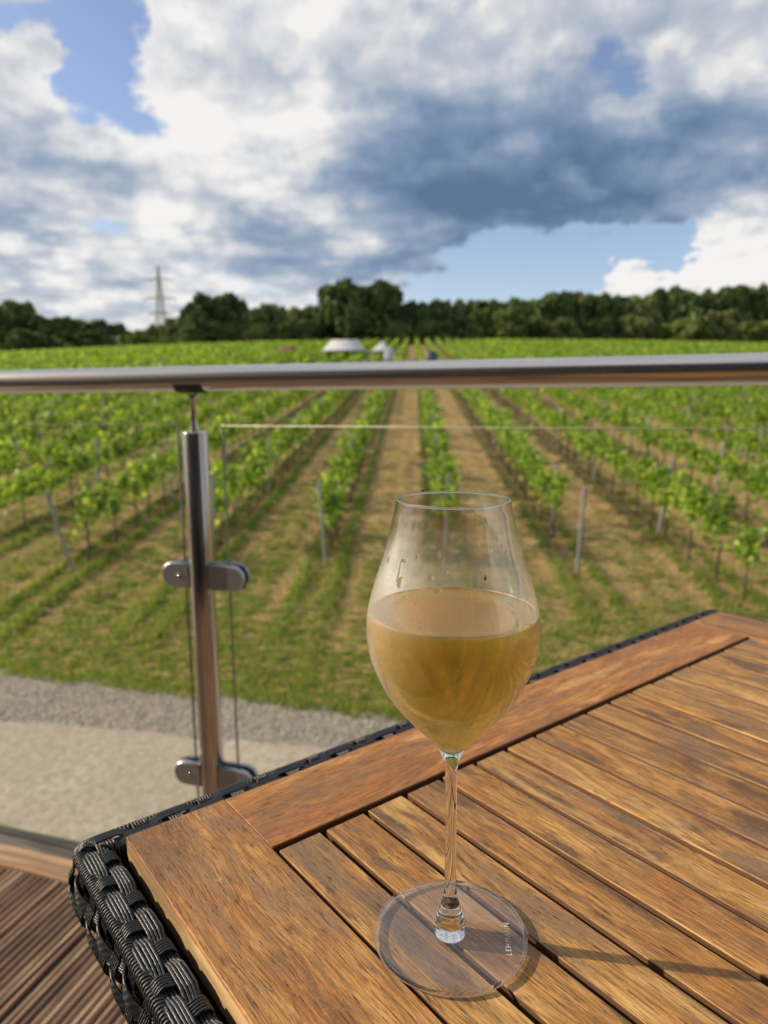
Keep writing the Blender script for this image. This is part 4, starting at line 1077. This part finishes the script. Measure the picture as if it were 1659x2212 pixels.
# water droplets on the outside of the bowl
def Rat(h): return float(np.interp(h, [q[1] for q in OUT], [q[0] for q in OUT]))
def droplet(px, py, w, hgt, side=None):
    # place on the front of the bowl at the given picture spot
    d = RC @ Vector(((px-829.5)/FPX, -(py-1106)/FPX, -1)); o_ = Vector((0, 0, CAM_Z)); p = None
    for k in np.linspace(.24, .44, 900):
        q = o_+d*k; h = q.z-TZ
        if .112 < h < .2398 and math.hypot(q.x-GX, q.y-GY) < Rat(h): p = q; break
    if p is None: return
    h = p.z-TZ; a = math.atan2(p.y-GY, p.x-GX); R0 = Rat(h)
    sl_ = (Rat(h+.001)-Rat(h-.001))/.002
    mbd = MB(); th_ = np.linspace(0, 2*math.pi, 15)[:-1]; rg = []
    for i, f in enumerate(np.linspace(0, math.pi/2, 6)):
        cf, sf = math.cos(f), math.sin(f); ring = []
        for q_ in th_:
            lx = w*cf*math.cos(q_); lz = hgt*cf*math.sin(q_)-(.25*hgt*(math.sin(q_) < 0)*cf); dep = min(w, hgt)*.55*sf
            hh = h+lz; aa = a+lx/R0; rr_ = Rat(hh)+.00003+dep*.8; ring.append((rr_*math.cos(aa), rr_*math.sin(aa), hh))
        rg.append(ring)
    mbd.rings(rg[:-1]+[np.mean(np.array(rg[-1]), 0)[None].repeat(14, 0).tolist()]); mbd.build('droplet', M_crystal, wg, smooth=True)
c1 = lambda x, y: (718.6+.3332*x, 995+.3332*y)
for (x, y, w, h) in [(437, 785, .0016, .0024), (428, 740, .0007, .0028), (440, 680, .0006, .0030), (365, 640, .0013, .0015), (460, 648, .0016, .0007), (636, 756, .0014, .0016), (680, 836, .0019, .0014), (735, 725, .0010, .0012), (758, 745, .0016, .0009), (930, 842, .0011, .0008),
                     (1125, 615, .0011, .0024), (1168, 716, .0008, .0018), (990, 386, .0008, .0016), (936, 560, .0009, .0012), (860, 322, .0011, .0013), (1022, 560, .0006, .0010), (1095, 556, .0007, .0011), (718, 650, .0005, .0016), (710, 675, .0008, .0008), (548, 620, .0010, .0012), (448, 292, .0006, .0007),
                     (1262, 972, .0009, .0022), (1243, 900, .0007, .0014), (800, 590, .0016, .0008), (650, 560, .0014, .0009), (690, 610, .0008, .0016), (1180, 850, .0008, .0007), (628, 690, .0006, .0008), (525, 420, .0006, .0018), (1060, 500, .0006, .0014),
                     (1298, 1282, .0016, .0030), (1262, 1370, .0020, .0030), (1310, 1200, .0012, .0022), (1200, 1240, .0012, .0009), (890, 1262, .0005, .0005), (655, 1190, .0004, .0005), (1060, 1320, .0004, .0004), (820, 1110, .0006, .0004), (570, 1090, .0009, .0004), (985, 1090, .0009, .0004), (1225, 885, .0006, .0005), (900, 800, .0007, .0004)]:
    droplet(*c1(x, y), w*1.0, h)
# two tiny flies
M_fly = simple('fly_black', (.01, .01, .01), .4); M_wing = simple('fly_wing', (.25, .24, .22), .3)
def fly(loc, rot, s, label):
    r = empty('fly', loc); r.rotation_euler = rot; tag(r, label, 'insect')
    b = MB(); b.lathe([(.00001*1, -1.0*s), (.25*s, -.85*s), (.36*s, -.45*s), (.28*s, -.1*s), (.36*s, .2*s), (.30*s, .5*s), (.14*s, .62*s), (.22*s, .8*s), (.18*s, .98*s), (.00001, 1.05*s)], 12); b.build('body', M_fly, r, smooth=True)
    for sx in (-1, 1):
        b = MB(); b.rings([[(sx*.1*s, .3*s+e, .2*s), (sx*.5*s, .42*s+e, -.4*s), (sx*.55*s, .42*s+e, -1.1*s), (sx*.2*s, .35*s+e, -1.2*s)] for e in (0, .02*s)], caps=True); b.build('wing', M_wing, r)
    b = MB()
    for sx in (-1, 1):
        for z in (-.3, 0, .35): b.tube([(0, 0, z*s), (sx*.5*s, -.2*s, z*1.5*s), (sx*.6*s, -.5*s, z*1.8*s)], .035*s, 4)
    b.build('legs', M_fly, r)
p = at(917, 1060, GY+.0275); fly((GX-.0135, GY+.0243, TZ+.2410), (1.4, .3, 1.2), .0011, 'tiny black fly perched on the far rim of the glass')
fly((GX+.0112, GY-float(np.interp(.2095, [h for r, h in OUT], [r for r, h in OUT]))*.96-.0006, TZ+.2095), (0, 0, .3), .0011, 'tiny black fly on the front wall of the glass')
bpy.context.view_layer.update()
sd.cycles.is_caustics_light = True
for o in bpy.data.objects:
    n_ = o.name.split('.')[0]
    if n_ in ('stem', 'foot_rim', 'white_wine') and (o.parent is None or o.parent.name.startswith(('wine_glass', 'foot'))): o.cycles.is_caustics_caster = True
    if n_ in ('slats', 'end_board', 'long_board'): o.cycles.is_caustics_receiver = True
